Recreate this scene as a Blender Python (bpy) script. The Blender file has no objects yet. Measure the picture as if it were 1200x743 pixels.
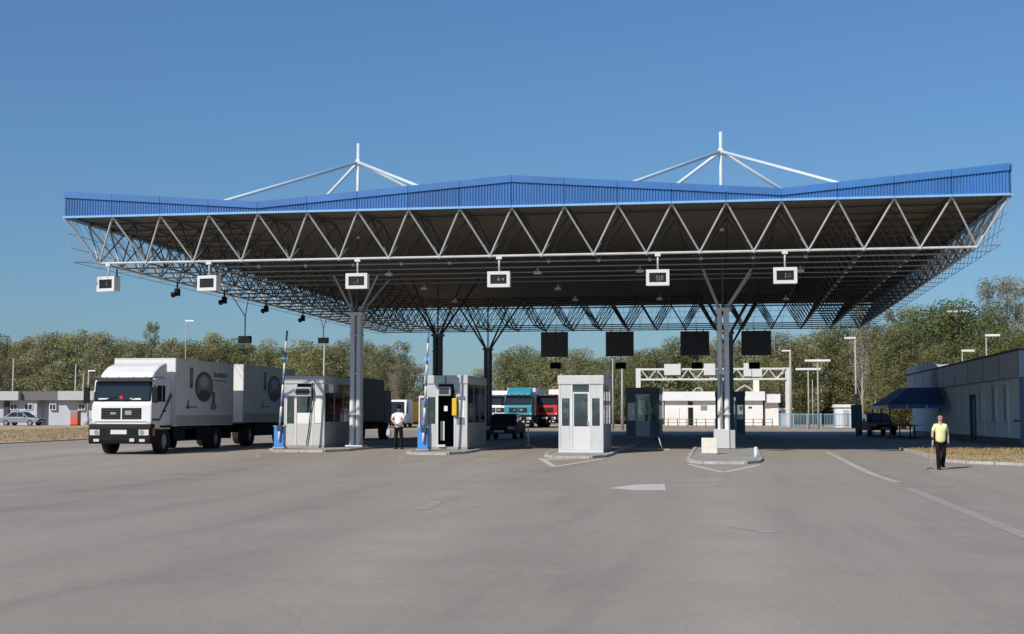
import bpy, math, random
from mathutils import Vector, Matrix

# ------------------------------------------------------------------ camera, sky, sun, exposure
scene = bpy.context.scene
R = math.radians
CAM = Vector((0.0, 0.0, 1.62)); YAW = R(9.05); PITCH = R(4.164); FPX = 1600.0
cd = bpy.data.cameras.new('camera'); cam = bpy.data.objects.new('camera', cd)
scene.collection.objects.link(cam); scene.camera = cam
cam.location = CAM; cam.rotation_euler = (R(90) + PITCH, 0, YAW)
cd.sensor_width = 36.0; cd.lens = FPX / 1200 * 36.0; cd.clip_start = 0.1; cd.clip_end = 4000

SUN_EL, SUN_AZ = R(37.5), R(32.5)          # azimuth: to the left of straight behind the camera's building axis
sun_dir = Vector((-math.sin(SUN_AZ) * math.cos(SUN_EL), -math.cos(SUN_AZ) * math.cos(SUN_EL), math.sin(SUN_EL)))
world = bpy.data.worlds.new('World'); scene.world = world; world.use_nodes = True
wn = world.node_tree; bg = wn.nodes['Background']
sky = wn.nodes.new('ShaderNodeTexSky'); sky.sky_type = 'NISHITA'; sky.sun_disc = False
sky.sun_elevation = SUN_EL; sky.sun_rotation = math.atan2(sun_dir.x, sun_dir.y) % (2 * math.pi)
sky.altitude = 0; sky.air_density = 1.4; sky.dust_density = 0.3; sky.ozone_density = 6.0
tint = wn.nodes.new('ShaderNodeMix'); tint.data_type = 'RGBA'; tint.blend_type = 'MULTIPLY'; tint.inputs[0].default_value = 1.0
tint.inputs[7].default_value = (.495, .725, 1.0, 1)            # the photograph's white balance
gam = wn.nodes.new('ShaderNodeGamma'); gam.inputs[1].default_value = 0.8
wn.links.new(sky.outputs[0], gam.inputs[0]); wn.links.new(gam.outputs[0], tint.inputs[6]); wn.links.new(tint.outputs[2], bg.inputs[0]); bg.inputs[1].default_value = 0.133
sl = bpy.data.lights.new('sun', 'SUN'); sl.energy = 4.6; sl.angle = R(0.53); sl.color = (1.0, 0.935, 0.84)
so = bpy.data.objects.new('sun', sl); scene.collection.objects.link(so)
so.rotation_euler = (-sun_dir).to_track_quat('-Z', 'Y').to_euler(); so.location = sun_dir * 200
scene.view_settings.view_transform = 'Standard'; scene.view_settings.look = 'None'
scene.view_settings.exposure = 0.0; scene.view_settings.gamma = 1.0

# ------------------------------------------------------------------ measuring helpers (photo pixel of 1200x743 -> point in the place)
_f = Vector((-math.sin(YAW) * math.cos(PITCH), math.cos(YAW) * math.cos(PITCH), math.sin(PITCH)))
_r = Vector((math.cos(YAW), math.sin(YAW), 0)); _u = _r.cross(_f)
def ray(px, py): return _f + _r * ((px - 600) / FPX) + _u * ((371.5 - py) / FPX)
def sm(t): t = max(0.0, min(1.0, t)); return t * t * (3 - 2 * t)
def gz(y): return 0.28 * sm((y - 38) / 18) + 0.45 * sm((y - 60) / 90)      # the ground rises gently towards the canopy
def at(px, py, Y): d = ray(px, py); return CAM + d * (Y / d.y)              # the point on that sight line at distance Y
def atz(px, py, z): d = ray(px, py); return CAM + d * ((z - CAM.z) / d.z)
def on_ground(px, py):
    d = ray(px, py); lo, hi = 2.0, 400.0
    for _ in range(50):
        m = (lo + hi) / 2
        p = CAM + d * (m / d.y)
        if p.z > gz(m): lo = m
        else: hi = m
    p = CAM + d * (lo / d.y); p.z = gz(p.y); return p

# ------------------------------------------------------------------ scene helpers
COL = scene.collection
class MB:
    """collects shapes, build() links them as one mesh object"""
    def __init__(s): s.v = []; s.f = []
    def add(s, vs, fs):
        o = len(s.v); s.v += [tuple(p) for p in vs]; s.f += [tuple(i + o for i in f) for f in fs]; return s
    def box(s, x0, x1, y0, y1, z0, z1):
        return s.add([(x0,y0,z0),(x1,y0,z0),(x1,y1,z0),(x0,y1,z0),(x0,y0,z1),(x1,y0,z1),(x1,y1,z1),(x0,y1,z1)],
                     [(0,3,2,1),(4,5,6,7),(0,1,5,4),(1,2,6,5),(2,3,7,6),(3,0,4,7)])
    def cbox(s, c, sx, sy, sz, m=None):
        vs = [Vector((i*sx/2, j*sy/2, k*sz/2)) for k in (-1,1) for i, j in ((-1,-1),(1,-1),(1,1),(-1,1))]
        if m is not None: vs = [m @ p for p in vs]
        return s.add([p + Vector(c) for p in vs], [(0,3,2,1),(4,5,6,7),(0,1,5,4),(1,2,6,5),(2,3,7,6),(3,0,4,7)])
    def tube(s, a, b, r0, r1=None, n=8, caps=True):
        a, b = Vector(a), Vector(b); r1 = r0 if r1 is None else r1
        d = (b - a).normalized(); t = Vector((0,0,1)) if abs(d.z) < .9 else Vector((1,0,0))
        u = d.cross(t).normalized(); w = d.cross(u); vs = []
        for p, r in ((a, r0), (b, r1)):
            for i in range(n):
                c = 2 * math.pi * (i + .5) / n; vs.append(p + (u * math.cos(c) + w * math.sin(c)) * r)
        fs = [(i, i + n, (i + 1) % n + n, (i + 1) % n) for i in range(n)]
        if caps: fs += [tuple(range(n)), tuple(range(2 * n - 1, n - 1, -1))]
        return s.add(vs, fs)
    def path(s, pts, r, n=6):
        for a, b in zip(pts, pts[1:]): s.tube(a, b, r, r, n)
        return s
    def prism(s, prof, lo, hi, axis='x'):
        """profile of 2-D points, extruded along axis: x -> (y,z), y -> (x,z), z -> (x,y)"""
        def P(q, t): return {'x': (t, q[0], q[1]), 'y': (q[0], t, q[1]), 'z': (q[0], q[1], t)}[axis]
        n = len(prof)
        vs = [P(q, lo) for q in prof] + [P(q, hi) for q in prof]
        fs = [tuple(range(n)), tuple(range(2 * n - 1, n - 1, -1))] + [(i, i + n, (i + 1) % n + n, (i + 1) % n) for i in range(n)]
        return s.add(vs, fs)
    def sphere(s, c, rx, ry=None, rz=None, n=8, m=6):
        ry = ry or rx; rz = rz or rx; c = Vector(c); vs = []; fs = []
        for j in range(m + 1):
            t = math.pi * j / m
            for i in range(n):
                a = 2 * math.pi * i / n
                vs.append(c + Vector((rx * math.sin(t) * math.cos(a), ry * math.sin(t) * math.sin(a), rz * math.cos(t))))
        for j in range(m):
            for i in range(n):
                fs.append((j*n+i, (j+1)*n+i, (j+1)*n+(i+1)%n, j*n+(i+1)%n))
        return s.add(vs, fs)
    def disc_ring(s, c, r0, r1, n, axis_x, t):   # flat annulus facing +-x (ellipse radii tuples)
        c = Vector(c); vs = []
        for (ry, rz) in (r0, r1):
            for i in range(n):
                a = 2*math.pi*i/n; vs.append(c + Vector((0, ry*math.cos(a), rz*math.sin(a))))
        vs += [v + Vector((t, 0, 0)) for v in vs]
        fs = []
        for i in range(n):
            j = (i+1) % n
            fs += [(i, j, n+j, n+i), (2*n+i, 3*n+i, 3*n+j, 2*n+j), (n+i, n+j, 3*n+j, 3*n+i), (i, 2*n+i, 2*n+j, j)]
        return s.add(vs, fs)
    def mesh(s, name, mat, smooth=False):
        me = bpy.data.meshes.new(name); me.from_pydata(s.v, [], s.f); me.validate()
        if mat: me.materials.append(mat)
        if smooth: me.polygons.foreach_set('use_smooth', [True] * len(me.polygons))
        me.update(); return me
    def build(s, name, mat, parent=None, smooth=False, fix=False, bevel=0):
        return link(name, s.mesh(name, mat, smooth), parent, fix, bevel)
def fixn(me):
    import bmesh
    bm = bmesh.new(); bm.from_mesh(me); bmesh.ops.recalc_face_normals(bm, faces=bm.faces); bm.to_mesh(me); bm.free()
def link(name, me, parent=None, fix=True, bevel=0, loc=None, rz=None):
    fixn(me) if fix or bevel else None
    o = bpy.data.objects.new(name, me); COL.objects.link(o)
    if parent is not None:
        o.parent = parent
        if parent.get('_world'): o.matrix_parent_inverse = Matrix.Translation(-parent.location)
    if loc is not None: o.location = loc
    if rz is not None: o.rotation_euler.z = rz
    if bevel:
        m = o.modifiers.new('bevel', 'BEVEL'); m.width = bevel; m.segments = 2; m.limit_method = 'ANGLE'; m.angle_limit = R(35)
    return o
def empty(name, loc, rz=0.0, world=False):
    """an Empty at a thing's base; world=True: its parts are written in world coordinates"""
    o = bpy.data.objects.new(name, None); COL.objects.link(o); o.location = loc; o.rotation_euler.z = rz
    o.empty_display_size = .3
    if world: o['_world'] = 1
    return o
def tag(o, label=None, cat=None, group=None, kind=None):
    if label: o['label'] = label
    if cat: o['category'] = cat
    if group: o['group'] = group
    if kind: o['kind'] = kind
    return o
def copy_tree(o, parent=None):
    c = o.copy(); COL.objects.link(c); c.parent = parent
    for ch in list(o.children): copy_tree(ch, c)
    return c

# ------------------------------------------------------------------ materials (procedural)
def mat(name, col, rough=.6, metal=0.0, var=.0, scale=4.0, bump=0.0, bscale=60.0, spec=.5, stretch=None, dirt=None, dirt_scale=1.2, dirt_amt=.0):
    m = bpy.data.materials.new(name); m.use_nodes = True; nt = m.node_tree; b = nt.nodes['Principled BSDF']
    c = (*col, 1.0)
    b.inputs['Base Color'].default_value = c; b.inputs['Roughness'].default_value = rough
    b.inputs['Metallic'].default_value = metal; b.inputs['Specular IOR Level'].default_value = spec
    if var or bump or dirt_amt:
        tc = nt.nodes.new('ShaderNodeTexCoord'); mp = nt.nodes.new('ShaderNodeMapping')
        nt.links.new(tc.outputs['Object'], mp.inputs[0])
        if stretch: mp.inputs['Scale'].default_value = stretch
    last = None
    if var:
        n = nt.nodes.new('ShaderNodeTexNoise'); n.inputs['Scale'].default_value = scale; n.inputs['Detail'].default_value = 6
        n.inputs['Roughness'].default_value = .65
        rp = nt.nodes.new('ShaderNodeValToRGB'); e = rp.color_ramp.elements
        e[0].position = .3; e[1].position = .7
        e[0].color = tuple(x * (1 - var) for x in col) + (1,); e[1].color = tuple(min(1, x * (1 + var)) for x in col) + (1,)
        nt.links.new(mp.outputs[0], n.inputs[0]); nt.links.new(n.outputs[0], rp.inputs[0]); last = rp.outputs[0]
    if dirt_amt:
        n2 = nt.nodes.new('ShaderNodeTexNoise'); n2.inputs['Scale'].default_value = dirt_scale; n2.inputs['Detail'].default_value = 8
        n2.inputs['Roughness'].default_value = .7
        r2 = nt.nodes.new('ShaderNodeValToRGB'); r2.color_ramp.elements[0].position = .45; r2.color_ramp.elements[1].position = .75
        r2.color_ramp.elements[1].color = (dirt_amt,) * 3 + (1,)
        mx = nt.nodes.new('ShaderNodeMix'); mx.data_type = 'RGBA'
        nt.links.new(mp.outputs[0], n2.inputs[0]); nt.links.new(n2.outputs[0], r2.inputs[0]); nt.links.new(r2.outputs[0], mx.inputs[0])
        if last: nt.links.new(last, mx.inputs[6])
        else: mx.inputs[6].default_value = c
        mx.inputs[7].default_value = (*(dirt or (.12, .1, .08)), 1); last = mx.outputs[2]
    if last: nt.links.new(last, b.inputs['Base Color'])
    if bump:
        n3 = nt.nodes.new('ShaderNodeTexNoise'); n3.inputs['Scale'].default_value = bscale; n3.inputs['Detail'].default_value = 5
        bp = nt.nodes.new('ShaderNodeBump'); bp.inputs['Strength'].default_value = bump; bp.inputs['Distance'].default_value = .02
        nt.links.new(mp.outputs[0], n3.inputs[0]); nt.links.new(n3.outputs[0], bp.inputs['Height']); nt.links.new(bp.outputs[0], b.inputs['Normal'])
    return m
def glass_mat(name, tint=(.55, .62, .64), mixv=.55):
    m = bpy.data.materials.new(name); m.use_nodes = True; nt = m.node_tree; nt.nodes.clear()
    o = nt.nodes.new('ShaderNodeOutputMaterial'); t = nt.nodes.new('ShaderNodeBsdfTransparent'); g = nt.nodes.new('ShaderNodeBsdfGlossy')
    fr = nt.nodes.new('ShaderNodeFresnel'); fr.inputs[0].default_value = 1.6; mx = nt.nodes.new('ShaderNodeMixShader')
    ad = nt.nodes.new('ShaderNodeMath'); ad.operation = 'ADD'; ad.inputs[1].default_value = .06
    t.inputs[0].default_value = (*[x * mixv + (1-mixv)*.15 for x in tint], 1); g.inputs['Roughness'].default_value = .04
    g.inputs[0].default_value = (.9, .95, 1, 1)
    nt.links.new(fr.outputs[0], ad.inputs[0]); nt.links.new(ad.outputs[0], mx.inputs[0])
    nt.links.new(t.outputs[0], mx.inputs[1]); nt.links.new(g.outputs[0], mx.inputs[2]); nt.links.new(mx.outputs[0], o.inputs[0]); return m
M = {}
M['white_steel'] = mat('white_steel', (.52, .53, .52), .45, var=.12, scale=2.0, dirt_amt=.35, dirt=(.28, .25, .22))
def vary(m, amt):      # each sheet its own slight tone
    nt = m.node_tree; b = nt.nodes['Principled BSDF']; src = b.inputs['Base Color'].links[0].from_socket
    oi = nt.nodes.new('ShaderNodeObjectInfo'); mr = nt.nodes.new('ShaderNodeMapRange'); mr.inputs[3].default_value = 1 - amt; mr.inputs[4].default_value = 1 + amt
    hs = nt.nodes.new('ShaderNodeHueSaturation'); nt.links.new(oi.outputs['Random'], mr.inputs[0]); nt.links.new(mr.outputs[0], hs.inputs['Value']); nt.links.new(src, hs.inputs['Color']); nt.links.new(hs.outputs[0], b.inputs['Base Color'])
M['mid_steel'] = mat('mid_steel', (.26, .26, .26), .5, var=.15)  # inner chord rows: the light dimming inward is put into this grey
M['dark_steel'] = mat('dark_steel', (.075, .072, .065), .55, var=.2)  # inner members of the white frame, their shade put into the colour
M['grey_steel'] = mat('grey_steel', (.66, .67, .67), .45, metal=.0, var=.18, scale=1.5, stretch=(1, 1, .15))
M['stay_steel'] = mat('stay_steel', (.55, .64, .70), .45, var=.08)
M['blue_panel'] = mat('blue_panel', (.042, .155, .40), .45, var=.14, scale=.8, stretch=(1, 1, .3), dirt_amt=.25, dirt=(.09, .15, .30))
M['blue_cap'] = mat('blue_cap', (.046, .165, .42), .42, var=.1, scale=.6)
M['pale_blue'] = mat('pale_blue', (.22, .44, .70), .45, var=.08)
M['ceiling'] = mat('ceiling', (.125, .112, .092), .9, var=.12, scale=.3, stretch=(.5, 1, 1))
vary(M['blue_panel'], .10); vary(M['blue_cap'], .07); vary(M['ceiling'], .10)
M['deck'] = mat('deck', (.2, .25, .33), .6, var=.1)
M['wire'] = mat('wire', (.22, .24, .26), .6)
M['concrete'] = mat('concrete', (.33, .315, .29), .9, var=.2, scale=3, bump=.3, bscale=30, dirt_amt=.5, dirt=(.16, .15, .14))
M['kerb'] = mat('kerb', (.42, .40, .36), .9, var=.22, scale=5, bump=.3, bscale=40, dirt_amt=.5, dirt=(.17, .16, .14))
M['booth'] = mat('booth', (.56, .57, .57), .5, var=.06, scale=3, dirt_amt=.45, dirt=(.4, .38, .34), dirt_scale=2.2)
M['booth_b'] = mat('booth_b', (.53, .535, .53), .5, var=.08, scale=2, dirt_amt=.6, dirt=(.3, .28, .25), dirt_scale=2)
M['column_steel'] = mat('column_steel', (.34, .35, .36), .5, var=.15, scale=1.5, stretch=(1, 1, .15))
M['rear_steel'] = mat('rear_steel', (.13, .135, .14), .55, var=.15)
M['booth_side'] = mat('booth_side', (.30, .30, .30), .55, var=.1, scale=2)  # grey side panels, with the shade on the sides also put into the colour
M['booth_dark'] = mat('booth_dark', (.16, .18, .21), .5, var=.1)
M['interior'] = mat('interior', (.1, .1, .1), .8, var=.2)
M['frame'] = mat('frame', (.5, .52, .53), .35, metal=.4)
M['glass'] = glass_mat('glass', (.85, .9, .9), .85)
M['dark_glass'] = mat('dark_glass', (.02, .028, .036), .05, spec=.45)
M['blind'] = mat('blind', (.78, .77, .73), .7, var=.05)
M['black'] = mat('black', (.010, .010, .011), .7, var=.2, spec=.2)
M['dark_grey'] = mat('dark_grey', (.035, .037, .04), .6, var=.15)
M['rubber'] = mat('rubber', (.014, .014, .014), .85, var=.2)
M['truck_white'] = mat('truck_white', (.76, .76, .75), .35, var=.03, scale=1, dirt_amt=.25, dirt=(.45, .42, .38), dirt_scale=1.5)
M['truck_side'] = mat('truck_side', (.70, .69, .68), .45, var=.05, scale=1, dirt_amt=.4, dirt=(.4, .38, .35), dirt_scale=.9)
M['truck_skirt'] = mat('truck_skirt', (.42, .42, .42), .5, var=.08)
M['print'] = mat('print', (.06, .065, .08), .5)
M['print_mid'] = mat('print_mid', (.2, .21, .24), .5)
M['chrome'] = mat('chrome', (.75, .75, .75), .15, metal=1.0)
M['lamp_glass'] = mat('lamp_glass', (.6, .6, .58), .15)
M['red'] = mat('red', (.52, .03, .03), .4, var=.06)
M['orange_red'] = mat('orange_red', (.6, .1, .03), .5)
M['teal'] = mat('teal', (.03, .27, .34), .4, var=.06)
M['yellow'] = mat('yellow', (.75, .45, .02), .5, var=.06)
M['barrier_blue'] = mat('barrier_blue', (.05, .27, .72), .4, var=.06, dirt_amt=.2)
M['arm_blue'] = mat('arm_blue', (.10, .16, .34), .45)
M['white'] = mat('white', (.64, .64, .63), .5, var=.03)
M['cream'] = mat('cream', (.72, .70, .58), .7, var=.08, scale=5)
M['sign_black'] = mat('sign_black', (.006, .006, .007), .35)
M['glyph'] = mat('glyph', (.2, .21, .2), .5)
M['board'] = mat('board', (.16, .155, .17), .7, var=.2)
M['wall_grey'] = mat('wall_grey', (.88, .88, .86), .75, var=.08, scale=1, dirt_amt=.4, dirt=(.66, .66, .66), stretch=(1, 1, .3))
M['fascia_grey'] = mat('fascia_grey', (.46, .45, .49), .6, var=.06, scale=.7)
M['fascia_blue'] = mat('fascia_blue', (.22, .30, .41), .55, var=.05)
M['wall_white'] = mat('wall_white', (.76, .77, .77), .7, var=.04, scale=1.5, dirt_amt=.25, dirt=(.5, .48, .44))
M['post_blue'] = mat('post_blue', (.04, .09, .18), .45)
M['awning'] = mat('awning', (.03, .05, .09), .8, var=.1)
M['roof_dark'] = mat('roof_dark', (.05, .05, .055), .8)
M['wall_far'] = mat('wall_far', (.42, .46, .52), .8, var=.06, scale=.6)
M['fascia_light'] = mat('fascia_light', (.42, .43, .43), .7, var=.06)
M['fascia_dark'] = mat('fascia_dark', (.12, .12, .13), .7)
M['pole'] = mat('pole', (.38, .37, .34), .6, var=.1)
M['fence_blue'] = mat('fence_blue', (.20, .33, .44), .5)
M['skin'] = mat('skin', (.50, .30, .22), .55)
M['hair'] = mat('hair', (.014, .011, .009), .8, spec=.15)
M['hivis'] = mat('hivis', (.72, .72, .36), .8, var=.08, scale=9, bump=.4, bscale=9)
M['shirt'] = mat('shirt', (.80, .80, .82), .8, var=.05, scale=9, bump=.4, bscale=9)
M['trousers'] = mat('trousers', (.012, .012, .011), .9, var=.2, scale=8, spec=.1)
M['shoe'] = mat('shoe', (.01, .01, .01), .5)
M['bark'] = mat('bark', (.13, .11, .085), .9, var=.3, scale=6)
M['bark_pale'] = mat('bark_pale', (.32, .30, .25), .9, var=.25, scale=6)

def foliage(name, a, b, c):
    m = bpy.data.materials.new(name); m.use_nodes = True; nt = m.node_tree; nt.nodes.clear()
    o = nt.nodes.new('ShaderNodeOutputMaterial'); d = nt.nodes.new('ShaderNodeBsdfDiffuse'); t = nt.nodes.new('ShaderNodeBsdfTranslucent')
    mx = nt.nodes.new('ShaderNodeMixShader'); mx.inputs[0].default_value = .36
    ge = nt.nodes.new('ShaderNodeNewGeometry'); oi = nt.nodes.new('ShaderNodeObjectInfo')
    rp = nt.nodes.new('ShaderNodeValToRGB'); e = rp.color_ramp.elements; e[0].color = (*a, 1); e[1].color = (*c, 1)
    k = e.new(.5); k.color = (*b, 1)
    nt.links.new(ge.outputs['Random Per Island'], rp.inputs[0])
    hs = nt.nodes.new('ShaderNodeHueSaturation'); mr = nt.nodes.new('ShaderNodeMapRange'); mv = nt.nodes.new('ShaderNodeMapRange')
    mr.inputs[3].default_value = .488; mr.inputs[4].default_value = .514; mv.inputs[3].default_value = .75; mv.inputs[4].default_value = 1.25
    mm = nt.nodes.new('ShaderNodeMath'); mm.operation = 'FRACT'; ml = nt.nodes.new('ShaderNodeMath'); ml.operation = 'MULTIPLY'; ml.inputs[1].default_value = 7.31
    nt.links.new(oi.outputs['Random'], mr.inputs[0]); nt.links.new(oi.outputs['Random'], ml.inputs[0]); nt.links.new(ml.outputs[0], mm.inputs[0])
    nt.links.new(mm.outputs[0], mv.inputs[0]); nt.links.new(mr.outputs[0], hs.inputs['Hue']); nt.links.new(mv.outputs[0], hs.inputs['Value'])
    nt.links.new(rp.outputs[0], hs.inputs['Color'])
    for n in (d, t): nt.links.new(hs.outputs[0], n.inputs[0])
    nt.links.new(d.outputs[0], mx.inputs[1]); nt.links.new(t.outputs[0], mx.inputs[2]); nt.links.new(mx.outputs[0], o.inputs[0]); return m
M['leaf_olive'] = foliage('leaf_olive', (.185, .185, .095), (.295, .29, .15), (.42, .385, .23))
M['leaf_green'] = foliage('leaf_green', (.15, .165, .07), (.25, .255, .11), (.37, .355, .17))
M['leaf_dark'] = foliage('leaf_dark', (.09, .115, .045), (.155, .18, .07), (.24, .25, .105))
M['leaf_pale'] = foliage('leaf_pale', (.20, .19, .12), (.30, .28, .19), (.40, .38, .27))

def asphalt(name='asphalt', lanes=()):
    m = bpy.data.materials.new(name); m.use_nodes = True; nt = m.node_tree; b = nt.nodes['Principled BSDF']
    L = nt.links.new; N = nt.nodes.new
    tc = N('ShaderNodeTexCoord')
    def noise(scale, detail=6, rough=.6, st=(1, 1, 1), rot=0, dist=0):
        mp = N('ShaderNodeMapping'); mp.inputs['Scale'].default_value = st; mp.inputs['Rotation'].default_value = (0, 0, rot)
        n = N('ShaderNodeTexNoise'); n.inputs['Scale'].default_value = scale; n.inputs['Detail'].default_value = detail
        n.inputs['Roughness'].default_value = rough; n.inputs['Distortion'].default_value = dist
        L(tc.outputs['Object'], mp.inputs[0]); L(mp.outputs[0], n.inputs[0]); return n.outputs[0]
    def ramp(src, stops):
        r = N('ShaderNodeValToRGB'); e = r.color_ramp.elements
        e[0].position, e[0].color = stops[0][0], (*stops[0][1], 1); e[1].position, e[1].color = stops[-1][0], (*stops[-1][1], 1)
        for p, c in stops[1:-1]: k = e.new(p); k.color = (*c, 1)
        L(src, r.inputs[0]); return r.outputs[0]
    def mul(a, c, f=1.0):
        x = N('ShaderNodeMix'); x.data_type = 'RGBA'; x.blend_type = 'MULTIPLY'; x.inputs[0].default_value = f
        L(a, x.inputs[6]); L(c, x.inputs[7]); return x.outputs[2]
    base = ramp(noise(.07, 5, .55, dist=.4), [(.3, (.296, .256, .212)), (.5, (.318, .277, .231)), (.7, (.340, .298, .250))])
    g = lambda v: (v, v, v)
    base = mul(base, ramp(noise(.42, 6, .6, (1, .22, 1), .95), [(.30, g(.93)), (.5, g(1.0)), (.72, g(1.045))]))      # tyre-polished streaks
    base = mul(base, ramp(noise(.9, 4, .55, (1, .08, 1), R(64)), [(.34, g(.90)), (.46, g(1.0)), (.7, g(1.03))]))     # sweeping tracks of turning lorries
    base = mul(base, ramp(noise(3.1, 6, .72, (.35, 1, 1), R(8)), [(.26, g(.88)), (.42, g(1.0)), (.60, g(1.0)), (.78, g(1.12))]))   # scuffs
    base = mul(base, ramp(noise(9.0, 7, .78), [(.25, g(.90)), (.5, g(1.0)), (.78, g(1.09))]))
    base = mul(base, ramp(noise(42, 3, .8), [(.22, g(.72)), (.5, g(1.0)), (.8, g(1.22))]))                            # stone grain
    vo = N('ShaderNodeTexVoronoi'); vo.feature = 'DISTANCE_TO_EDGE'; vo.inputs['Scale'].default_value = .11; vo.inputs['Randomness'].default_value = 1
    mp = N('ShaderNodeMapping'); L(tc.outputs['Object'], mp.inputs[0])
    nz = N('ShaderNodeTexNoise'); nz.inputs['Scale'].default_value = .9; nz.inputs['Detail'].default_value = 5; L(mp.outputs[0], nz.inputs[0])
    ad = N('ShaderNodeVectorMath'); ad.operation = 'MULTIPLY_ADD'; ad.inputs[1].default_value = (2.2, 2.2, 0); L(nz.outputs[1], ad.inputs[0]); L(mp.outputs[0], ad.inputs[2])
    L(ad.outputs[0], vo.inputs['Vector'])
    base = mul(base, ramp(vo.outputs['Distance'], [(.0, g(.91)), (.0022, g(.94)), (.0045, g(1.0))]))                    # cracks
    base = mul(base, ramp(noise(.7, 4, .5), [(.70, g(1.0)), (.76, g(.84))]))                                           # oil stains
    for p, q, w, tone in lanes:      # broad worn lanes: polished pale or oily dark, ragged along their edges
        p, q = on_ground(*p), on_ground(*q); d = (q - p); d.z = 0; d.normalize(); nv = Vector((-d.y, d.x, 0))
        dt = N('ShaderNodeVectorMath'); dt.operation = 'DOT_PRODUCT'; L(tc.outputs['Object'], dt.inputs[0]); dt.inputs[1].default_value = nv
        sb = N('ShaderNodeMath'); sb.operation = 'SUBTRACT'; L(dt.outputs['Value'], sb.inputs[0]); sb.inputs[1].default_value = p.dot(nv)
        ab = N('ShaderNodeMath'); ab.operation = 'ABSOLUTE'; L(sb.outputs[0], ab.inputs[0])
        mr = N('ShaderNodeMapRange'); mr.interpolation_type = 'SMOOTHSTEP'; L(ab.outputs[0], mr.inputs[0]); mr.inputs[1].default_value = 0; mr.inputs[2].default_value = w / 2; mr.inputs[3].default_value = 1; mr.inputs[4].default_value = 0
        ml = N('ShaderNodeMath'); ml.operation = 'MULTIPLY'; L(mr.outputs[0], ml.inputs[0]); L(ramp(noise(.35 + w * .05, 6, .7), [(.38, (0, 0, 0)), (.62, (1, 1, 1))]), ml.inputs[1])
        x = N('ShaderNodeMix'); x.data_type = 'RGBA'; x.blend_type = 'MULTIPLY'; L(ml.outputs[0], x.inputs[0]); L(base, x.inputs[6]); x.inputs[7].default_value = (tone, tone, tone, 1); base = x.outputs[2]
    L(base, b.inputs['Base Color']); b.inputs['Roughness'].default_value = .85; b.inputs['Specular IOR Level'].default_value = .3
    bp = N('ShaderNodeBump'); bp.inputs['Strength'].default_value = .35; bp.inputs['Distance'].default_value = .01
    L(noise(60, 4, .7), bp.inputs['Height']); L(bp.outputs[0], b.inputs['Normal']); return m
M['asphalt'] = asphalt('asphalt', [((-80, 612), (345, 530), 5.5, .82), ((-80, 560), (300, 527), 3.5, 1.12), ((330, 770), (550, 560), 2.6, 1.14), ((900, 770), (842, 575), 1.8, 1.14),
                                   ((1060, 560), (1260, 720), 3.0, .86), ((600, 743), (640, 560), 3.2, .88), ((150, 743), (420, 560), 2.6, .9)])
def worn_paint(name, col, cover):
    m = bpy.data.materials.new(name); m.use_nodes = True; nt = m.node_tree; b = nt.nodes['Principled BSDF']; L = nt.links.new; N = nt.nodes.new
    tc = N('ShaderNodeTexCoord'); n = N('ShaderNodeTexNoise'); n.inputs['Scale'].default_value = 3.2; n.inputs['Detail'].default_value = 9; n.inputs['Roughness'].default_value = .75
    r = N('ShaderNodeValToRGB'); e = r.color_ramp.elements
    e[0].position = 1 - cover - .14; e[1].position = 1 - cover + .14; e[0].color = (.315, .273, .227, 1); e[1].color = (*col, 1)
    L(tc.outputs['Object'], n.inputs[0]); L(n.outputs[0], r.inputs[0]); L(r.outputs[0], b.inputs['Base Color']); b.inputs['Roughness'].default_value = .8; return m
M['paint'] = worn_paint('paint', (.56, .54, .50), .62)
M['paint_faint'] = worn_paint('paint_faint', (.42, .395, .36), .42)
M['paint_mid'] = worn_paint('paint_mid', (.52, .50, .46), .52)
M['dry_grass'] = mat('dry_grass', (.43, .31, .19), .95, var=.35, scale=.5, bump=.6, bscale=8, dirt_amt=.6, dirt=(.28, .23, .12), dirt_scale=.35)
M['gravel'] = mat('gravel', (.34, .30, .25), .95, var=.2, scale=2)
# ------------------------------------------------------------------ ground, apron, markings
def sheet(name, ys, xl, xr, dz, m, nx=6):
    mb = MB(); vs = []; fs = []
    for y in ys:
        a, b = xl(y), xr(y)
        for i in range(nx + 1): vs.append((a + (b - a) * i / nx, y, gz(y) + dz))
    for j in range(len(ys) - 1):
        for i in range(nx): o = j * (nx + 1) + i; fs.append((o, o + 1, o + nx + 2, o + nx + 1))
    return mb.add(vs, fs).build(name, m)
def frange(a, b, st):
    n = max(1, int(round((b - a) / st))); return [a + (b - a) * i / n for i in range(n + 1)]
tag(sheet('ground', [-120, -40, 0] + frange(30, 160, 2) + [200, 300, 600, 1200, 2500], lambda y: -1500, lambda y: 1500, 0, M['dry_grass'], 30), kind='structure')
VL0, VL1 = on_ground(0, 521), on_ground(112, 515)
def left_edge(y):
    t = (y - VL0.y) / (VL1.y - VL0.y); e = VL0.x + (VL1.x - VL0.x) * t
    return -90 if y < 60 else min(-44 + (y - 80) * .35, -30)
VERGE_Y = lambda x: VL0.y + (x - VL0.x) * (VL1.y - VL0.y) / (VL1.x - VL0.x)
tag(sheet('apron', [-110, -40, 0, 15, 30] + frange(38, 66, 1.0), lambda y: -110, lambda y: 110, .006, M['asphalt'], 40), kind='structure')
tag(sheet('road', frange(66, 106, 2), lambda y: -36 + (y - 66) * .1, lambda y: 60, .006, M['asphalt'], 20), kind='structure')
tag(sheet('far_road', frange(116, 124, 2), lambda y: -120, lambda y: 120, .008, M['asphalt'], 20), kind='structure')
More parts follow.
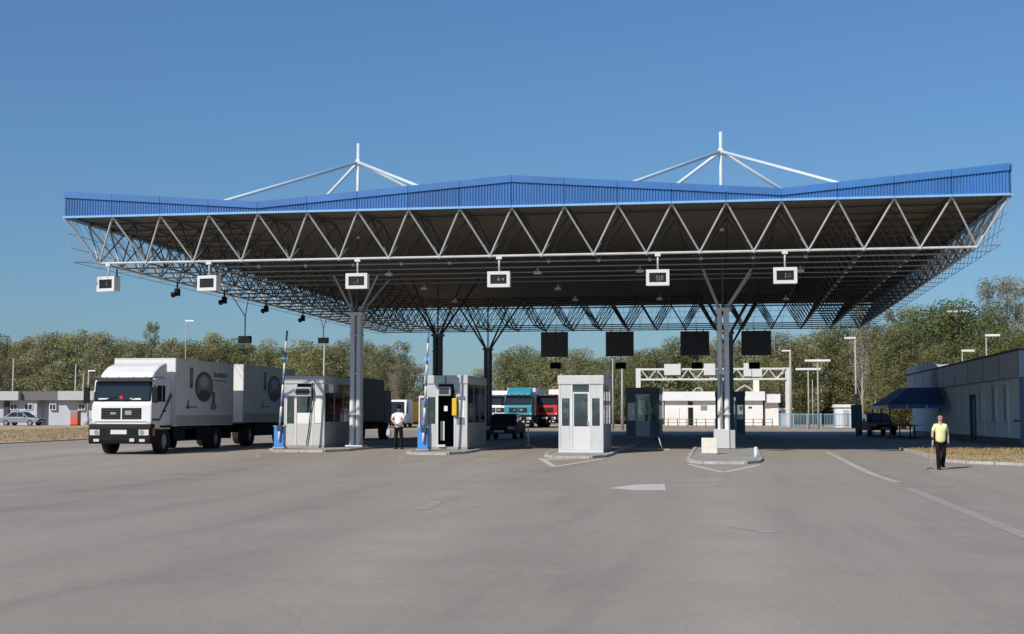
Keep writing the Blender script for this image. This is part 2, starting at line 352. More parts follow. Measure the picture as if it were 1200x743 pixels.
def strip(name, a, b, w0, m, w1=None, dz=.010, label=None, n=10):
    a, b = Vector(a), Vector(b); d = (b - a).normalized(); s = Vector((-d.y, d.x, 0)); w1 = w0 if w1 is None else w1
    vs = []; fs = []
    for i in range(n + 1):
        t = i / n; p = a.lerp(b, t); w = w0 + (w1 - w0) * t
        for q in (p - s * w / 2, p + s * w / 2): vs.append((q.x, q.y, gz(q.y) + dz))
        if i: o = 2 * i; fs.append((o - 2, o - 1, o + 1, o))
    o = MB().add(vs, fs).build(name, m); fixn(o.data); return tag(o, label, kind='structure')
def paint_poly(name, pts, m, dz=.010):
    vs = [(p.x, p.y, gz(p.y) + dz) for p in pts]
    o = MB().add(vs, [tuple(range(len(vs)))]).build(name, m); fixn(o.data)
    for pl in o.data.polygons:
        if pl.normal.z < 0: o.data.flip_normals(); break
    return tag(o, kind='structure')
strip('lane_line', on_ground(968, 529.5), on_ground(1052, 566), .22, M['paint_mid'], n=14)
strip('lane_line', on_ground(1066, 573), on_ground(1215, 634), .24, M['paint_faint'], n=14)
strip('lane_line', on_ground(895, 560), on_ground(966, 560), .4, M['paint_faint'])
strip('lane_line', on_ground(1150, 555), on_ground(1230, 557), .3, M['paint_faint'])
strip('lane_line', on_ground(1045, 568), on_ground(1118, 570), .35, M['paint_faint'])
strip('lane_line', on_ground(864, 618), on_ground(905, 625), .25, M['paint_faint'])
strip('lane_line', on_ground(495, 598), on_ground(512, 588), .25, M['paint_faint'])
strip('lane_line', on_ground(552, 565), on_ground(571, 560), .25, M['paint_faint'])

# worn direction arrow: head to the left, thin shaft to the right
aL, aM, aR = on_ground(713, 572.5), on_ground(780, 570.5), on_ground(842, 568.5)
paint_poly('lane_arrow', [aL, on_ground(745, 568.2), on_ground(779, 567.6), on_ground(780, 575.0), on_ground(745, 575.2)], M['paint'])
strip('lane_arrow', aM, aR, .16, M['paint'])

# raised grass verge in front of the right-hand building
def raised(name, pts, h, m):
    top = [(p.x, p.y, gz(p.y) + h) for p in pts]; bot = [(p.x, p.y, gz(p.y) - .1) for p in pts]; n = len(pts)
    o = MB().add(top + bot, [tuple(range(n))] + [(i, i + n, (i + 1) % n + n, (i + 1) % n) for i in range(n)]).build(name, m); fixn(o.data); return o
kp = [on_ground(1056, 527.5), on_ground(1085, 535), on_ground(1110, 541.5), on_ground(1134, 543.5), on_ground(1200, 546), on_ground(1330, 552)]
verge_pts = kp + [Vector((60, kp[-1].y, 0)), Vector((60, 59.2, 0)), Vector((12.2, 59.2, 0)), Vector((10.7, 58.8, 0))]
verge = tag(raised('grass_verge', verge_pts, .07, M['dry_grass']), 'dry grass verge with pale kerb before the grey building', kind='structure')
def kerb_run(parent, pts, seg, w, h, m, closed=False, zbase=None):
    ks = []
    if closed: pts = pts + [pts[0]]
    for a, b in zip(pts, pts[1:]):
        L = (b - a).length; n = max(1, int(round(L / seg))); d = (b - a) / n
        for i in range(n):
            p = a + d * i; q = a + d * (i + 1); dd = (q - p).normalized(); s = Vector((-dd.y, dd.x, 0)) * w / 2; e = dd * .012
            hh = h + random.uniform(-.006, .006)
            vs = []
            for z in (-.08, hh):
                k = 1 if z < 0 else .86
                for c in (p + e - s * k, q - e - s * k, q - e + s * k, p + e + s * k): vs.append((c.x, c.y, gz(c.y) + z))
            o = MB().add(vs, [(0,3,2,1),(4,5,6,7),(0,1,5,4),(1,2,6,5),(2,3,7,6),(3,0,4,7)]).build('kerbstone', m, parent); fixn(o.data); ks.append(o)
    return ks
random.seed(4)
kerb_run(verge, [p.copy() for p in kp], 1.0, .16, .10, M['kerb'])
# left verge: low bank of dry grass beyond the apron
lv = [Vector((-120, VERGE_Y(-120) if VERGE_Y(-120) > 60 else 66, 0))]
tag(raised('grass_bank', [Vector((-150, 72, 0)), on_ground(-40, 523), on_ground(0, 520.5), on_ground(60, 517.5), on_ground(115, 514.5), Vector((-30.5, 92, 0)), Vector((-60, 132, 0)), Vector((-150, 132, 0))], .05, M['dry_grass']),
    'low bank of dry brown grass left of the lorry', kind='structure')
def grass_tufts(name, pts, n, hmin, hmax, m, label, seed):
    random.seed(seed); mb = MB(); k = len(pts)
    x0, x1 = min(p.x for p in pts), max(p.x for p in pts); y0, y1 = min(p.y for p in pts), max(p.y for p in pts); c = 0
    while c < n:
        x, y = random.uniform(x0, x1), random.uniform(y0, y1); ins = False
        for i in range(k):
            a, b = pts[i], pts[(i + 1) % k]
            if (a.y > y) != (b.y > y) and x < (b.x - a.x) * (y - a.y) / (b.y - a.y) + a.x: ins = not ins
        if not ins: continue
        c += 1
        for _ in range(3):
            h = random.uniform(hmin, hmax); a = random.uniform(0, 6.28); w = .03; z = gz(y) + .05
            dx, dy = math.cos(a) * w, math.sin(a) * w; px, py = x + random.uniform(-.12, .12), y + random.uniform(-.12, .12)
            lx, ly = random.uniform(-.6, .6) * h, random.uniform(-.6, .6) * h
            mb.add([(px - dx, py - dy, z), (px + dx, py + dy, z), (px + lx, py + ly, z + h)], [(0, 1, 2)])
    return tag(mb.build(name, m), label, 'grass', kind='stuff')
M['straw'] = foliage('straw', (.28, .20, .10), (.42, .31, .17), (.30, .25, .11))
grass_tufts('grass', [kp[0], kp[1], kp[2], kp[3], kp[4], kp[5], Vector((22, 59, 0)), Vector((11, 59, 0))], 3000, .03, .10, M['straw'], 'short dry straw-coloured grass on the verge before the building', 1)
grass_tufts('grass', [Vector((-60, 73, 0)), on_ground(-40, 523), on_ground(0, 520), on_ground(60, 517), on_ground(115, 514), Vector((-33, 92, 0)), Vector((-55, 120, 0))], 4500, .03, .12, M['straw'], 'short dry brown grass on the bank left of the lorry', 2)

# ------------------------------------------------------------------ traffic islands with kerbstones
def island(axis_x, half, y_nose, y_end, label, tip_y, kerb_to):
    root = empty('traffic_island', (axis_x, y_nose, gz(y_nose)), world=True); tag(root, label, 'island', 'kerbed islands under the canopy')
    pts = [Vector((axis_x - half * .55, y_nose, 0)), Vector((axis_x + half * .55, y_nose, 0)), Vector((axis_x + half * .9, y_nose + half * .7, 0)), Vector((axis_x + half, y_nose + half * 1.8, 0))]
    pts += [Vector((axis_x + half, y, 0)) for y in frange(y_nose + half * 1.8 + 3, y_end, 4)]
    left = [Vector((2 * axis_x - p.x, p.y, 0)) for p in pts[2:]]
    poly = pts + left[::-1]
    n = len(poly)
    mb = MB()
    for a, b in zip(pts[1:], pts[2:]):       # slab as strips so that it follows the ground
        q = [Vector((2 * axis_x - a.x, a.y, 0)), a, b, Vector((2 * axis_x - b.x, b.y, 0))]
        mb.add([(p.x, p.y, gz(p.y) + .075) for p in q] + [(p.x, p.y, gz(p.y) - .05) for p in q], [(0,1,2,3),(4,7,6,5),(0,4,5,1),(1,5,6,2),(2,6,7,3),(3,7,4,0)])
    mb.build('slab', M['concrete'], root)
    run = [p for p in pts if p.y <= kerb_to]; lr = [p for p in left if p.y <= kerb_to]
    kerb_run(root, lr[::-1] + run, .9, .15, .095, M['kerb'])
    # painted nose on the road, worn white
    tip = Vector((axis_x, tip_y, 0)); a = Vector((axis_x - half * .95, y_nose - .15, 0)); b = Vector((axis_x + half * .95, y_nose - .15, 0))
    strip('nose_marking', a, tip, .2, M['paint_faint'] if axis_x < -8 else M['paint']); strip('nose_marking', b, tip, .2, M['paint_faint'] if axis_x < -8 else M['paint'])
    return root
def ax(px, py, Y): return at(px, py, Y).x
island(-16.5, 1.75, 51.2, 92, 'long kerbed concrete island under the leftmost booth and the left front column', 46.5, 66)
island(-10.95, 1.15, 49.6, 92, 'kerbed concrete island under the booth with the open dark doorway', 45.0, 64)
island(-5.45, 1.15, 47.6, 92, 'kerbed concrete island under the white booth with the glazed door', 42.6, 62)
island(-.2, 1.2, 44.6, 92, 'kerbed concrete island around the right front column', 40.0, 60)

# ------------------------------------------------------------------ canopy
CX0, CY0, B, NX, NY, ZT, ZB = -24.6, 47.65, 34.0 / 18, 18, 24, 9.06, 7.43
def TN(i, j): return Vector((CX0 + B * i, CY0 + B * j, ZT))
def BN(i, j): return Vector((CX0 + B * (i + .5), CY0 + B * (j + .5), ZB))
canopy = empty('canopy', (CX0 + 9 * B, CY0 + 12 * B, gz(70)), world=True)
tag(canopy, 'huge border-crossing canopy with blue fascia and white tubular truss on columns', 'canopy')
def fprof(i):
    P = [(0, 1.0), (4, .42), (9, 1.14), (14, .42), (18, 1.08)]
    for (a, h0), (b, h1) in zip(P, P[1:]):
        if a <= i <= b: return h0 + (h1 - h0) * (i - a) / (b - a)
# ceiling strips, deck
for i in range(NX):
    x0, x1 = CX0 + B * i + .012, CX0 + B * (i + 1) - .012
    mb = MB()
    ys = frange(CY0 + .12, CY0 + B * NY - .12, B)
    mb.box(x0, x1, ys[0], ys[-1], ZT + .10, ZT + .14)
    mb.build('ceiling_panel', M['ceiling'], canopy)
    h0, h1 = fprof(i), fprof(i + 1)
    x0 -= .012; x1 += .012
    MB().add([(x0, ys[0], ZT + h0 - .16), (x1, ys[0], ZT + h1 - .16), (x1, ys[-1], ZT + h1 - .16), (x0, ys[-1], ZT + h0 - .16)], [(0, 1, 2, 3)]).build('roof_sheet', M['deck'], canopy)
# fascia: ribbed sheets, cap flashing, pale lower trim, one of each per bay
def fascia_bay(p, q, h0, h1, out):
    """p,q: lower corners along the edge; out: outward normal"""
    d = (q - p); L = d.length; d.normalize(); e = d * .008
    nr = 18; vs = []; fs = []; cap = .24
    for k in range(nr * 4 + 1):
        t = k / (nr * 4); ph = k % 4
        o = .030 if ph in (1, 2) else 0.0
        tt = (k + (0 if ph in (0, 2) else (-.35 if ph == 1 else .35))) / (nr * 4); tt = min(max(tt, .004), .996)
        b = p + d * (L * tt) + out * o; h = h0 + (h1 - h0) * tt - cap
        vs += [tuple(b + Vector((0, 0, .05))), tuple(b + Vector((0, 0, max(h, .1))))]
        if k: c = 2 * k; fs.append((c - 2, c, c + 1, c - 1))
    o = MB().add(vs, fs).build('fascia_panel', M['blue_panel'], canopy)
    a, b = p + e, q - e
    def bar(lo0, hi0, lo1, hi1, t0, t1):
        v = []
        for P_, lo, hi in ((a, lo0, hi0), (b, lo1, hi1)):
            for tt, z in ((t0, lo), (t1, lo), (t1, hi), (t0, hi)): v.append(tuple(P_ + out * tt + Vector((0, 0, z))))
        m = MB().add(v, [(0,3,2,1),(4,5,6,7),(0,1,5,4),(1,2,6,5),(2,3,7,6),(3,0,4,7)]); return m
    x = bar(h0 - cap - .005, h0, h1 - cap - .005, h1, -.25, .075).build('fascia_cap', M['blue_cap'], canopy); fixn(x.data)
    x = bar(-.02, .055, -.02, .055, -.12, .085).build('fascia_trim', M['pale_blue'], canopy); fixn(x.data)
Ym, Xm = CY0 + B * NY, CX0 + B * NX
Z = Vector((0, 0, 0))
for i in range(NX):
    fascia_bay(Vector((CX0 + B * i, CY0 - .02, ZT)), Vector((CX0 + B * (i + 1), CY0 - .02, ZT)), fprof(i), fprof(i + 1), Vector((0, -1, 0)))
for j in range(NY):
    fascia_bay(Vector((CX0 - .02, CY0 + B * (j + 1), ZT)), Vector((CX0 - .02, CY0 + B * j, ZT)), 1.0, 1.0, Vector((-1, 0, 0)))
    fascia_bay(Vector((Xm + .02, CY0 + B * j, ZT)), Vector((Xm + .02, CY0 + B * (j + 1), ZT)), 1.08, 1.08, Vector((1, 0, 0)))
MB().box(CX0, Xm, Ym, Ym + .12, ZT + .16, ZT + .38).build('rear_fascia', M['blue_panel'], canopy)
# space frame
def strut(a, b, r, m=None): MB().tube(a, b, r, r, 8, False).build('diagonal_strut', m or M['white_steel'], canopy, smooth=True)
def chord(a, b, r, m=None): MB().tube(a, b, r, r, 8, False).build('chord_tube', m or M['white_steel'], canopy, smooth=True)
rest = MB(); nodes = MB()
def rim(i, j): return i < 3 or i >= NX - 3 or j < 2 or j >= NY - 4      # the open frame runs round the edge, the middle is a closed soffit
for i in range(NX):
    for j in range(NY):
        b = BN(i, j)
        if rim(i, j):
            for (di, dj) in ((0, 0), (1, 0), (1, 1), (0, 1)):
                t = TN(i + di, j + dj)
                if (j == 0 and dj == 0) or (i == 0 and di == 0) or (i == NX - 1 and di == 1) or (j == NY - 1 and dj == 1): strut(b, t, .035)
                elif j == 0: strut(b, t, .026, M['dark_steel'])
                else: rest.tube(b, t, .026, .026, 5, False)
            nodes.sphere(b, .075, n=8, m=5)
        if i + 1 < NX:
            if j == 0: chord(b, BN(i + 1, j), .048)
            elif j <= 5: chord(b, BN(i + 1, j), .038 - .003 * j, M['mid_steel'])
            elif rim(i, j) and rim(i + 1, j): rest.tube(b, BN(i + 1, j), .034, .034, 5, False)
        if j + 1 < NY:
            if i in (0, NX - 1): chord(b, BN(i, j + 1), .042)
            elif rim(i, j) and rim(i, j + 1) and (i < 3 or i >= NX - 3 or j >= NY - 4): rest.tube(b, BN(i, j + 1), .034, .034, 5, False)
for i in range(NX + 1):
    for j in range(NY + 1):
        if i < NX and rim(min(i, NX - 1), min(j, NY - 1)): rest.tube(TN(i, j), TN(i + 1, j), .045, .045, 5, False)
        if j < NY and rim(min(i, NX - 1), min(j, NY - 1)): rest.tube(TN(i, j), TN(i, j + 1), .045, .045, 5, False)
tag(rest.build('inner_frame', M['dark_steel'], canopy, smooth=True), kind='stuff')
tag(nodes.build('node_balls', M['white_steel'], canopy, smooth=True), kind='stuff')
# thin bird netting wires down both sides and front corners
net = MB()
for sx, xe in ((-1, CX0 - .03), (1, Xm + .03)):
    for j in range(NY * 2 + 1):
        y = CY0 + B * j / 2
        net.tube((xe, y, ZT), (xe - sx * .38, y, ZB - .05), .011, .011, 3, False)
        if j % 2 == 0: net.tube((xe - sx * .38, y, ZB - .05), (xe - sx * (B * .5), y + .4, ZB), .011, .011, 3, False)
    for zz, o in ((ZB - .05, .38), (ZB + .5, .26), (ZB + 1.05, .13)): net.tube((xe - sx * o, CY0, zz), (xe - sx * o, Ym, zz), .011, .011, 3, False)
    net.tube((xe - sx * .38, CY0, ZB - .05), (xe - sx * 1.0, CY0 + .9, ZB), .012, .012, 3, False)
for k in range(NX * 4 + 1):
    x = CX0 + B * k / 4; net.tube((x, Ym, ZT), (x + (.3 if k % 2 else -.3), Ym - B * .5, ZB - .02), .010, .010, 3, False)
for zz, o in ((ZB + .4, .22), (ZB + .85, .45), (ZB + 1.25, .62)): net.tube((CX0, Ym - B * .5 * (1 - (zz - ZB) / (ZT - ZB)), zz), (Xm, Ym - B * .5 * (1 - (zz - ZB) / (ZT - ZB)), zz), .010, .010, 3, False)
for j in range(NY * 4 + 1):
    y = CY0 + B * j / 4
    net.tube((CX0, y, ZT), (CX0 + B * .5, y + (.3 if j % 2 else -.3), ZB), .010, .010, 3, False); net.tube((Xm, y, ZT), (Xm - B * .5, y + (.3 if j % 2 else -.3), ZB), .010, .010, 3, False)
tag(net.build('net_wires', M['wire'], canopy), kind='stuff')
# columns with four tubes, cap, four raking branches
def column(i, j, dx, pedestal):
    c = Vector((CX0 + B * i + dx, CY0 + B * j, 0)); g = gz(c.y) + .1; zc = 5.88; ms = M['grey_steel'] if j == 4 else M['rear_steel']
    col = MB()
    col.box(c.x - .36, c.x + .36, c.y - .36, c.y + .36, g, g + .06)
    root = col.build('column', ms, canopy)
    for sx in (-1, 1):
        for sy in (-1, 1): MB().tube((c.x + sx * .135, c.y + sy * .135, g), (c.x + sx * .135, c.y + sy * .135, zc), .112, .105, 12, False).build('column_tube', ms, root, smooth=True)
    MB().box(c.x - .3, c.x + .3, c.y - .3, c.y + .3, zc - .06, zc + .06).build('cap_plate', ms, root)
    for sx in (-1, 1):
        for sy in (-1, 1):
            a = Vector((c.x + sx * .12, c.y + sy * .12, zc)); t = TN(i + sx, j + sy); q = BN(i - (sx < 0), j - (sy < 0))
            if j == 4:
                MB().tube(a, q, .06, .05, 8, False).build('branch', M['column_steel'], root, smooth=True); MB().tube(q, t, .026, .026, 6, False).build('upper_brace', M['dark_steel'], root, smooth=True)
            else: MB().tube(a, t, .062, .05, 8, False).build('branch', M['dark_steel'], root, smooth=True)
    MB().tube((c.x, c.y, zc), (c.x, c.y, ZT), .045, .045, 8, False).build('king_post', M['dark_steel'], root, smooth=True)
    if pedestal:
        MB().box(c.x - .40, c.x + .22, c.y - .46, c.y + .40, g - .02, g + .74).build('pedestal', M['booth'], root, bevel=.02)
        MB().box(c.x + .225, c.x + .44, c.y - .40, c.y + .40, g - .02, g + .70).build('pedestal', M['fascia_light'], root, bevel=.02)
        MB().tube((c.x - .1, c.y - .28, g + .7), (c.x - .1, c.y - .28, g + 2.9), .05, .05, 8).build('lit_streak_tube', M['white_steel'], root, smooth=True)  # pale tube added for the sunlit streak on the column
    for b_ in (1.3, 3.0, 4.6):
        MB().box(c.x - .255, c.x + .255, c.y - .255, c.y + .255, g + b_, g + b_ + .05).build('clamp_band', ms, root)
    return c
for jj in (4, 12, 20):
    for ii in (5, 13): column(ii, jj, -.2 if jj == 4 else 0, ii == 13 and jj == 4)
for ii in (5, 13):
    c = Vector((CX0 + B * ii - .2, CY0 + B * 4, 0)); hub = Vector((c.x, c.y, 12.3))
    m = MB().tube((c.x, c.y, ZT), (c.x, c.y, 13.1), .085, .07, 10).build('mast', M['stay_steel'], canopy, smooth=True)
    MB().tube(hub - Vector((0, 0, .12)), hub + Vector((0, 0, .12)), .11, .11, 10).build('mast_collar', M['grey_steel'], m, smooth=True)
    for sx in (-1, 1):
        for sy in (-1, 1):
            t = Vector((CX0 + B * (ii + 3 * sx), CY0 + B * (4 + 3 * sy), ZT + .35))
            MB().tube(hub, t, .072, .072, 8).build('stay', M['stay_steel'], m, smooth=True)
# ------------------------------------------------------------------ booths
def booth(name, loc, w, d, h, label, group, body='booth', door='glazed', side_glass=True, detail=None):
    """glazed control booth; local x across, y back, origin at the middle of its front foot"""
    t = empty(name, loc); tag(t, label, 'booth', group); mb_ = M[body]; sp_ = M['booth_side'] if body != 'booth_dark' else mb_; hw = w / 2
    MB().box(-hw - .03, hw + .03, -.03, d + .03, h - .34, h).build('roof', mb_, t, bevel=.03)
    MB().box(-hw, hw, 0, d, 0, .10).build('floor', M['concrete'], t)
    for x in (-hw, hw - .07):
        for y in (0, d - .07): MB().box(x, x + .07, y, y + .07, .10, h - .34).build('corner_post', mb_, t)
    sill = .98 if door != 'open' else 1.0
    dw = .30 * w                               # half-width of the door bay is dw*.5..; bays: side | door | side
    xl, xr = -dw * .62, dw * .62
    # front: lower panels, jambs, head
    for a, b in ((-hw + .07, xl - .05), (xr + .05, hw - .07)):
        MB().box(a, b, .012, .05, .10, sill).build('lower_panel', mb_, t)
        MB().box(a, b, .012, .05, h - .85, h - .34).build('upper_panel', mb_, t)
        f = .055
        MB().box(a, a + f, .006, .055, sill, h - .85).build('window_mullion', M['white'], t)
        MB().box(b - f, b, .006, .055, sill, h - .85).build('window_mullion', M['white'], t)
        MB().box(a + f, b - f, .024, .034, sill, h - .85).build('window_pane', M['glass'], t)
    for x in (xl - .05, xr): MB().box(x, x + .05, 0, .06, .10, h - .34).build('door_jamb', M['white'], t)
    if door == 'glazed':
        dr = MB().box(xl, xr, .02, .055, .10, sill - .02).box(xl, xl + .05, .02, .055, sill - .02, h - .62).box(xr - .05, xr, .02, .055, sill - .02, h - .62).box(xl + .05, xr - .05, .02, .055, h - .68, h - .62).build('door', M['white'], t)
        MB().box(xl + .05, xr - .05, .033, .04, sill - .02, h - .68).build('door_pane', M['glass'], dr)
        MB().box(xr - .07, xr - .02, -.03, .02, 1.0, 1.16).build('handle', M['frame'], dr)
        MB().box(xl, xr, .03, .04, h - .60, h - .36).build('fanlight', M['glass'], t)
    elif door == 'half':
        dr = MB().box(xl, xr, .02, .055, .10, sill).build('door', mb_, t)
        MB().box(xl + .02, xr - .02, .012, .04, sill, 1.42).build('door_panel', M['blind'], dr)
        MB().box(xl + .02, xr - .02, .03, .04, 1.42, h - .62).build('door_pane', M['glass'], dr)
        MB().box(xr - .07, xr - .02, -.03, .02, .9, 1.02).build('handle', M['frame'], dr)
    # sides and rear
    for x, s in ((-hw, 1), (hw - .04, -1)):
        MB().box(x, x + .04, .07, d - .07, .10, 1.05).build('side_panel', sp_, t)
        n = 3
        for k in range(n):
            y0 = .07 + (d - .14) * k / n; y1 = .07 + (d - .14) * (k + 1) / n
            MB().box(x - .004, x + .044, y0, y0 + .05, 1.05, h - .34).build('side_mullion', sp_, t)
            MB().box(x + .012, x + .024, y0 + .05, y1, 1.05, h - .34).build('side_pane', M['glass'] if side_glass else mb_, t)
    MB().box(-hw + .07, hw - .07, d - .05, d - .01, .10, 1.3).build('rear_panel', mb_, t)
    MB().box(-hw + .07, hw - .07, d - .035, d - .025, 1.3, h - .34).build('rear_pane', M['glass'], t)
    MB().box(-hw + .1, hw - .1, d * .45, d * .45 + .55, .72, .78).box(-hw + .1, -hw + .16, d * .45, d * .45 + .5, .1, .72).box(hw - .16, hw - .1, d * .45, d * .45 + .5, .1, .72).build('desk', M['interior'], t)
    for k, (x, z, w_, h_) in enumerate(((-hw + .16, 1.25, .16, .22), (hw - .34, 1.55, .18, .26), (-.12, 1.5, .14, .2))): MB().box(x, x + w_, .10 + .05 * k, .105 + .05 * k, z, z + h_).build('paper', M['blind'], t)
    MB().box(-.25, .2, d * .5, d * .5 + .08, .82, 1.2).box(-.05, .02, d * .5, d * .5 + .1, .78, .84).build('monitor', M['dark_grey'], t)
    if detail: detail(t, w, d, h, xl, xr, sill, hw)
    return t
def det_left(t, w, d, h, xl, xr, sill, hw):
    u = MB().box(xl - .03, xr + .02, -.22, .0, h - .86, h - .48).build('air_conditioner', M['wall_far'], t, bevel=.02)
    MB().box(xl + .03, xr - .04, -.226, -.221, h - .8, h - .54).build('grille', M['dark_grey'], u)
    MB().path([(xr + .04, -.06, h - .3), (xr + .07, -.08, h - .75), (xr - .05, -.05, 1.3), (xr - .12, -.04, .6), (xr - .20, -.05, .12)], .022).build('cable', M['black'], t)
    MB().box(xr + .12, hw - .14, .014, .020, sill + .02, h - .88).build('blind', M['blind'], t)
    MB().box(hw, hw + .03, d * .9, d * .9 + .12, 1.5, 1.9).build('side_light', M['wall_far'], t)
def det_open(t, w, d, h, xl, xr, sill, hw):
    u = MB().box(xl + .02, xr - .1, -.2, .0, h - .80, h - .45).build('air_conditioner', M['wall_far'], t, bevel=.02)
    MB().box(xl + .08, xr - .16, -.206, -.201, h - .75, h - .5).build('grille', M['dark_grey'], u)
    MB().path([(0, -.04, h - .05), (-.02, -.06, h - .45)], .016).build('cable', M['black'], t)
    MB().path([(xr - .08, -.05, h - .50), (xr + .02, -.06, h - .6), (xr + .04, -.05, h - 1.1)], .022).build('hose', M['black'], t)
    MB().box(xr - .05, xr + .14, -.16, .0, 1.32, 2.0).build('call_box', M['yellow'], t, bevel=.03)
    MB().box(xr + .17, hw - .12, -.004, .006, 1.25, h - .85).build('notice', M['blind'], t)
    MB().box(xr + .12, hw - .1, -.006, .004, .98, 1.22).build('notice', M['print_mid'], t)
    MB().box(xl + .04, xl + .2, .25, .3, .35, 1.1).build('paper_rack', M['blind'], t)
    MB().box(xl + .02, xl + .3, -.08, .06, .1, .19).build('threshold', M['white'], t)
    MB().box(-hw + .1, hw - .1, .9, .94, .1, h - .4).build('partition', M['black'], t)
def det_none(t, w, d, h, xl, xr, sill, hw):
    MB().box(-hw + .1, hw - .1, d * .8, d * .8 + .03, .1, 1.2).build('partition', M['wall_far'], t)
    for k, (x, z, w_, h_) in enumerate(((-.5, 1.3, .3, .35), (.1, 1.55, .22, .3), (.3, 1.25, .3, .2), (-.15, 1.9, .4, .12))): MB().box(x, x + w_, d * .78 - .1 * k, d * .78 - .1 * k + .02, z, z + h_).build('pinned_paper', M['blind'], t)
    MB().box(-hw, hw, -.06, 0, 0, .09).build('step', M['white'], t)
    MB().box(xl + .1, xl + .26, .045, .05, 1.75, 2.0).build('notice', M['blind'], t)
    MB().box(-.1, .12, .5, .9, .5, 1.4).build('chair_back', M['print_mid'], t)
def gi(x, y, h=.075): return (x, y, gz(y) + h)
booth('control_booth', gi(-17.25, 54.1), 1.72, 4.2, 2.95, 'off-white booth beside the truck with a dark cable and wall air conditioner on its front', 'control booths', 'booth_b', 'half', True, det_left)
booth('control_booth', gi(-11.0, 52.6), 1.7, 4.2, 2.9, 'pale booth with an open dark doorway and a yellow call box', 'control booths', 'booth_b', 'open', True, det_open)
booth('control_booth', gi(-5.45, 50.4), 1.66, 3.4, 2.85, 'clean white booth with a glazed door between two narrow windows', 'control booths', 'booth', 'glazed', True, det_none)
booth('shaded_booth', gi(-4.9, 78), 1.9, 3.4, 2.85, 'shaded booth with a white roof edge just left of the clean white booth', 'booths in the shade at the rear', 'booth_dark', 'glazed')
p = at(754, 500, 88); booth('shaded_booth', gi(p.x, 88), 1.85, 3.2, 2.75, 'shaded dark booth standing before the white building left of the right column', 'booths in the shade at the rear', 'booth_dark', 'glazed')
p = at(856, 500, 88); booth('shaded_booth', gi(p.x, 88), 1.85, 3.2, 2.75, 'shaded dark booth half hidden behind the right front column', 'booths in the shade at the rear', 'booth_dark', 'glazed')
MB_roof = None

# ------------------------------------------------------------------ lift barriers
def barrier(loc, lean, L, label):
    t = empty('lift_barrier', loc); tag(t, label, 'barrier', 'raised lift barriers')
    MB().box(-.24, .24, -.19, .19, 0, .06).build('base_plate', M['kerb'], t)
    c = MB().box(-.20, .20, -.16, .16, .06, .86).build('cabinet', M['barrier_blue'], t, bevel=.02)
    MB().box(-.22, .22, -.18, .18, .862, .90).build('lid', M['pale_blue'], c)
    MB().box(.10, .16, -.168, -.161, .3, .7).build('door_seam', M['arm_blue'], c)
    a = Vector((.06, -.22, .80)); d = Vector((math.sin(lean), 0, math.cos(lean)))
    arm = MB().tube(a - d * .5, a, .05, .05, 8).build('arm', M['white'], t, smooth=True)
    n = 9
    for k in range(n):
        r = .052 - .014 * k / n
        MB().tube(a + d * (L * k / n), a + d * (L * (k + 1) / n), r, r - .002, 8).build('arm_band', M['arm_blue'] if k % 2 == 0 else M['white'], arm, smooth=True)
    MB().box(a.x - .1, a.x + .1, -.3, -.2, .7, .9).build('arm_bracket', M['dark_grey'], t)
    q = a + d * (L * .72); MB().box(q.x - .13, q.x + .13, q.y - .03, q.y + .03, q.z - .05, q.z + .07).build('arm_lamp', M['pale_blue'], arm)
p = at(328, 521, 52.6); barrier((p.x, 52.6, gz(52.6) + .1), R(3.8), 3.9, 'raised blue and white lift barrier with blue cabinet between truck and leftmost booth')
barrier((-11.58, 51.2, gz(51.2) + .1), R(2.6), 3.7, 'raised blue and white lift barrier with blue cabinet before the open-door booth')
tg = empty('ticket_terminal', gi(-11.90, 52.4)); tag(tg, 'tall narrow white terminal frame beside the blue cabinet at the open-door booth', 'terminal')
MB().box(-.13, .13, -.1, .1, 0, .9).build('pedestal', M['white'], tg)
MB().box(-.13, -.08, -.08, .08, .9, 2.1).box(.08, .13, -.08, .08, .9, 2.1).box(-.08, .08, -.08, .08, 2.02, 2.1).build('frame', M['white'], tg)
MB().box(-.08, .08, -.02, .02, .95, 1.95).build('screen', M['print_mid'], tg); MB().box(-.05, .05, -.03, -.021, 1.2, 1.5).build('keypad', M['arm_blue'], tg)

# small things on the islands
sb = empty('notice_box', gi(-.62, 50.1)); tag(sb, 'small cream box sign on the island before the right column', 'sign box')
p = at(831.5, 529, 49.6); sb.location = gi(p.x, 49.6)
MB().box(-.28, .28, -.09, .09, .02, .58).build('panel', M['cream'], sb, bevel=.015); MB().box(-.24, .24, -.10, -.091, .06, .09).build('trim', M['blind'], sb)
for x in (-.2, .15): MB().box(x, x + .05, -.12, .12, 0, .022).build('foot', M['kerb'], sb)
p = at(776, 526, 55); po = empty('marker_post', (p.x, 55, gz(55))); tag(po, 'thin leaning white marker post on the road left of the cream box', 'post')
MB().tube((0, 0, 0), (-.13, 0, .5), .03, .02, 8).build('shaft', M['white'], po); MB().box(-.18, .3, -.1, .1, 0, .05).build('foot', M['kerb'], po)
p = at(619, 521, 57); st = empty('cross_foot_stand', (p.x, 57, gz(57))); tag(st, 'grey post stand with splayed feet left of the clean white booth', 'stand')
MB().tube((0, 0, 0), (0, 0, .95), .03, .025, 8).build('post', M['frame'], st, smooth=True)
for k in range(3): a = R(120 * k + 20); MB().tube((0, 0, .16), (.32 * math.cos(a), .32 * math.sin(a), .02), .025, .02, 6).build('foot', M['frame'], st)
p = at(886, 534, 47.6); rr = empty('bent_rail', (p.x, 47.6, gz(47.6))); tag(rr, 'low white bollard at the right edge of the column island', 'bollard')
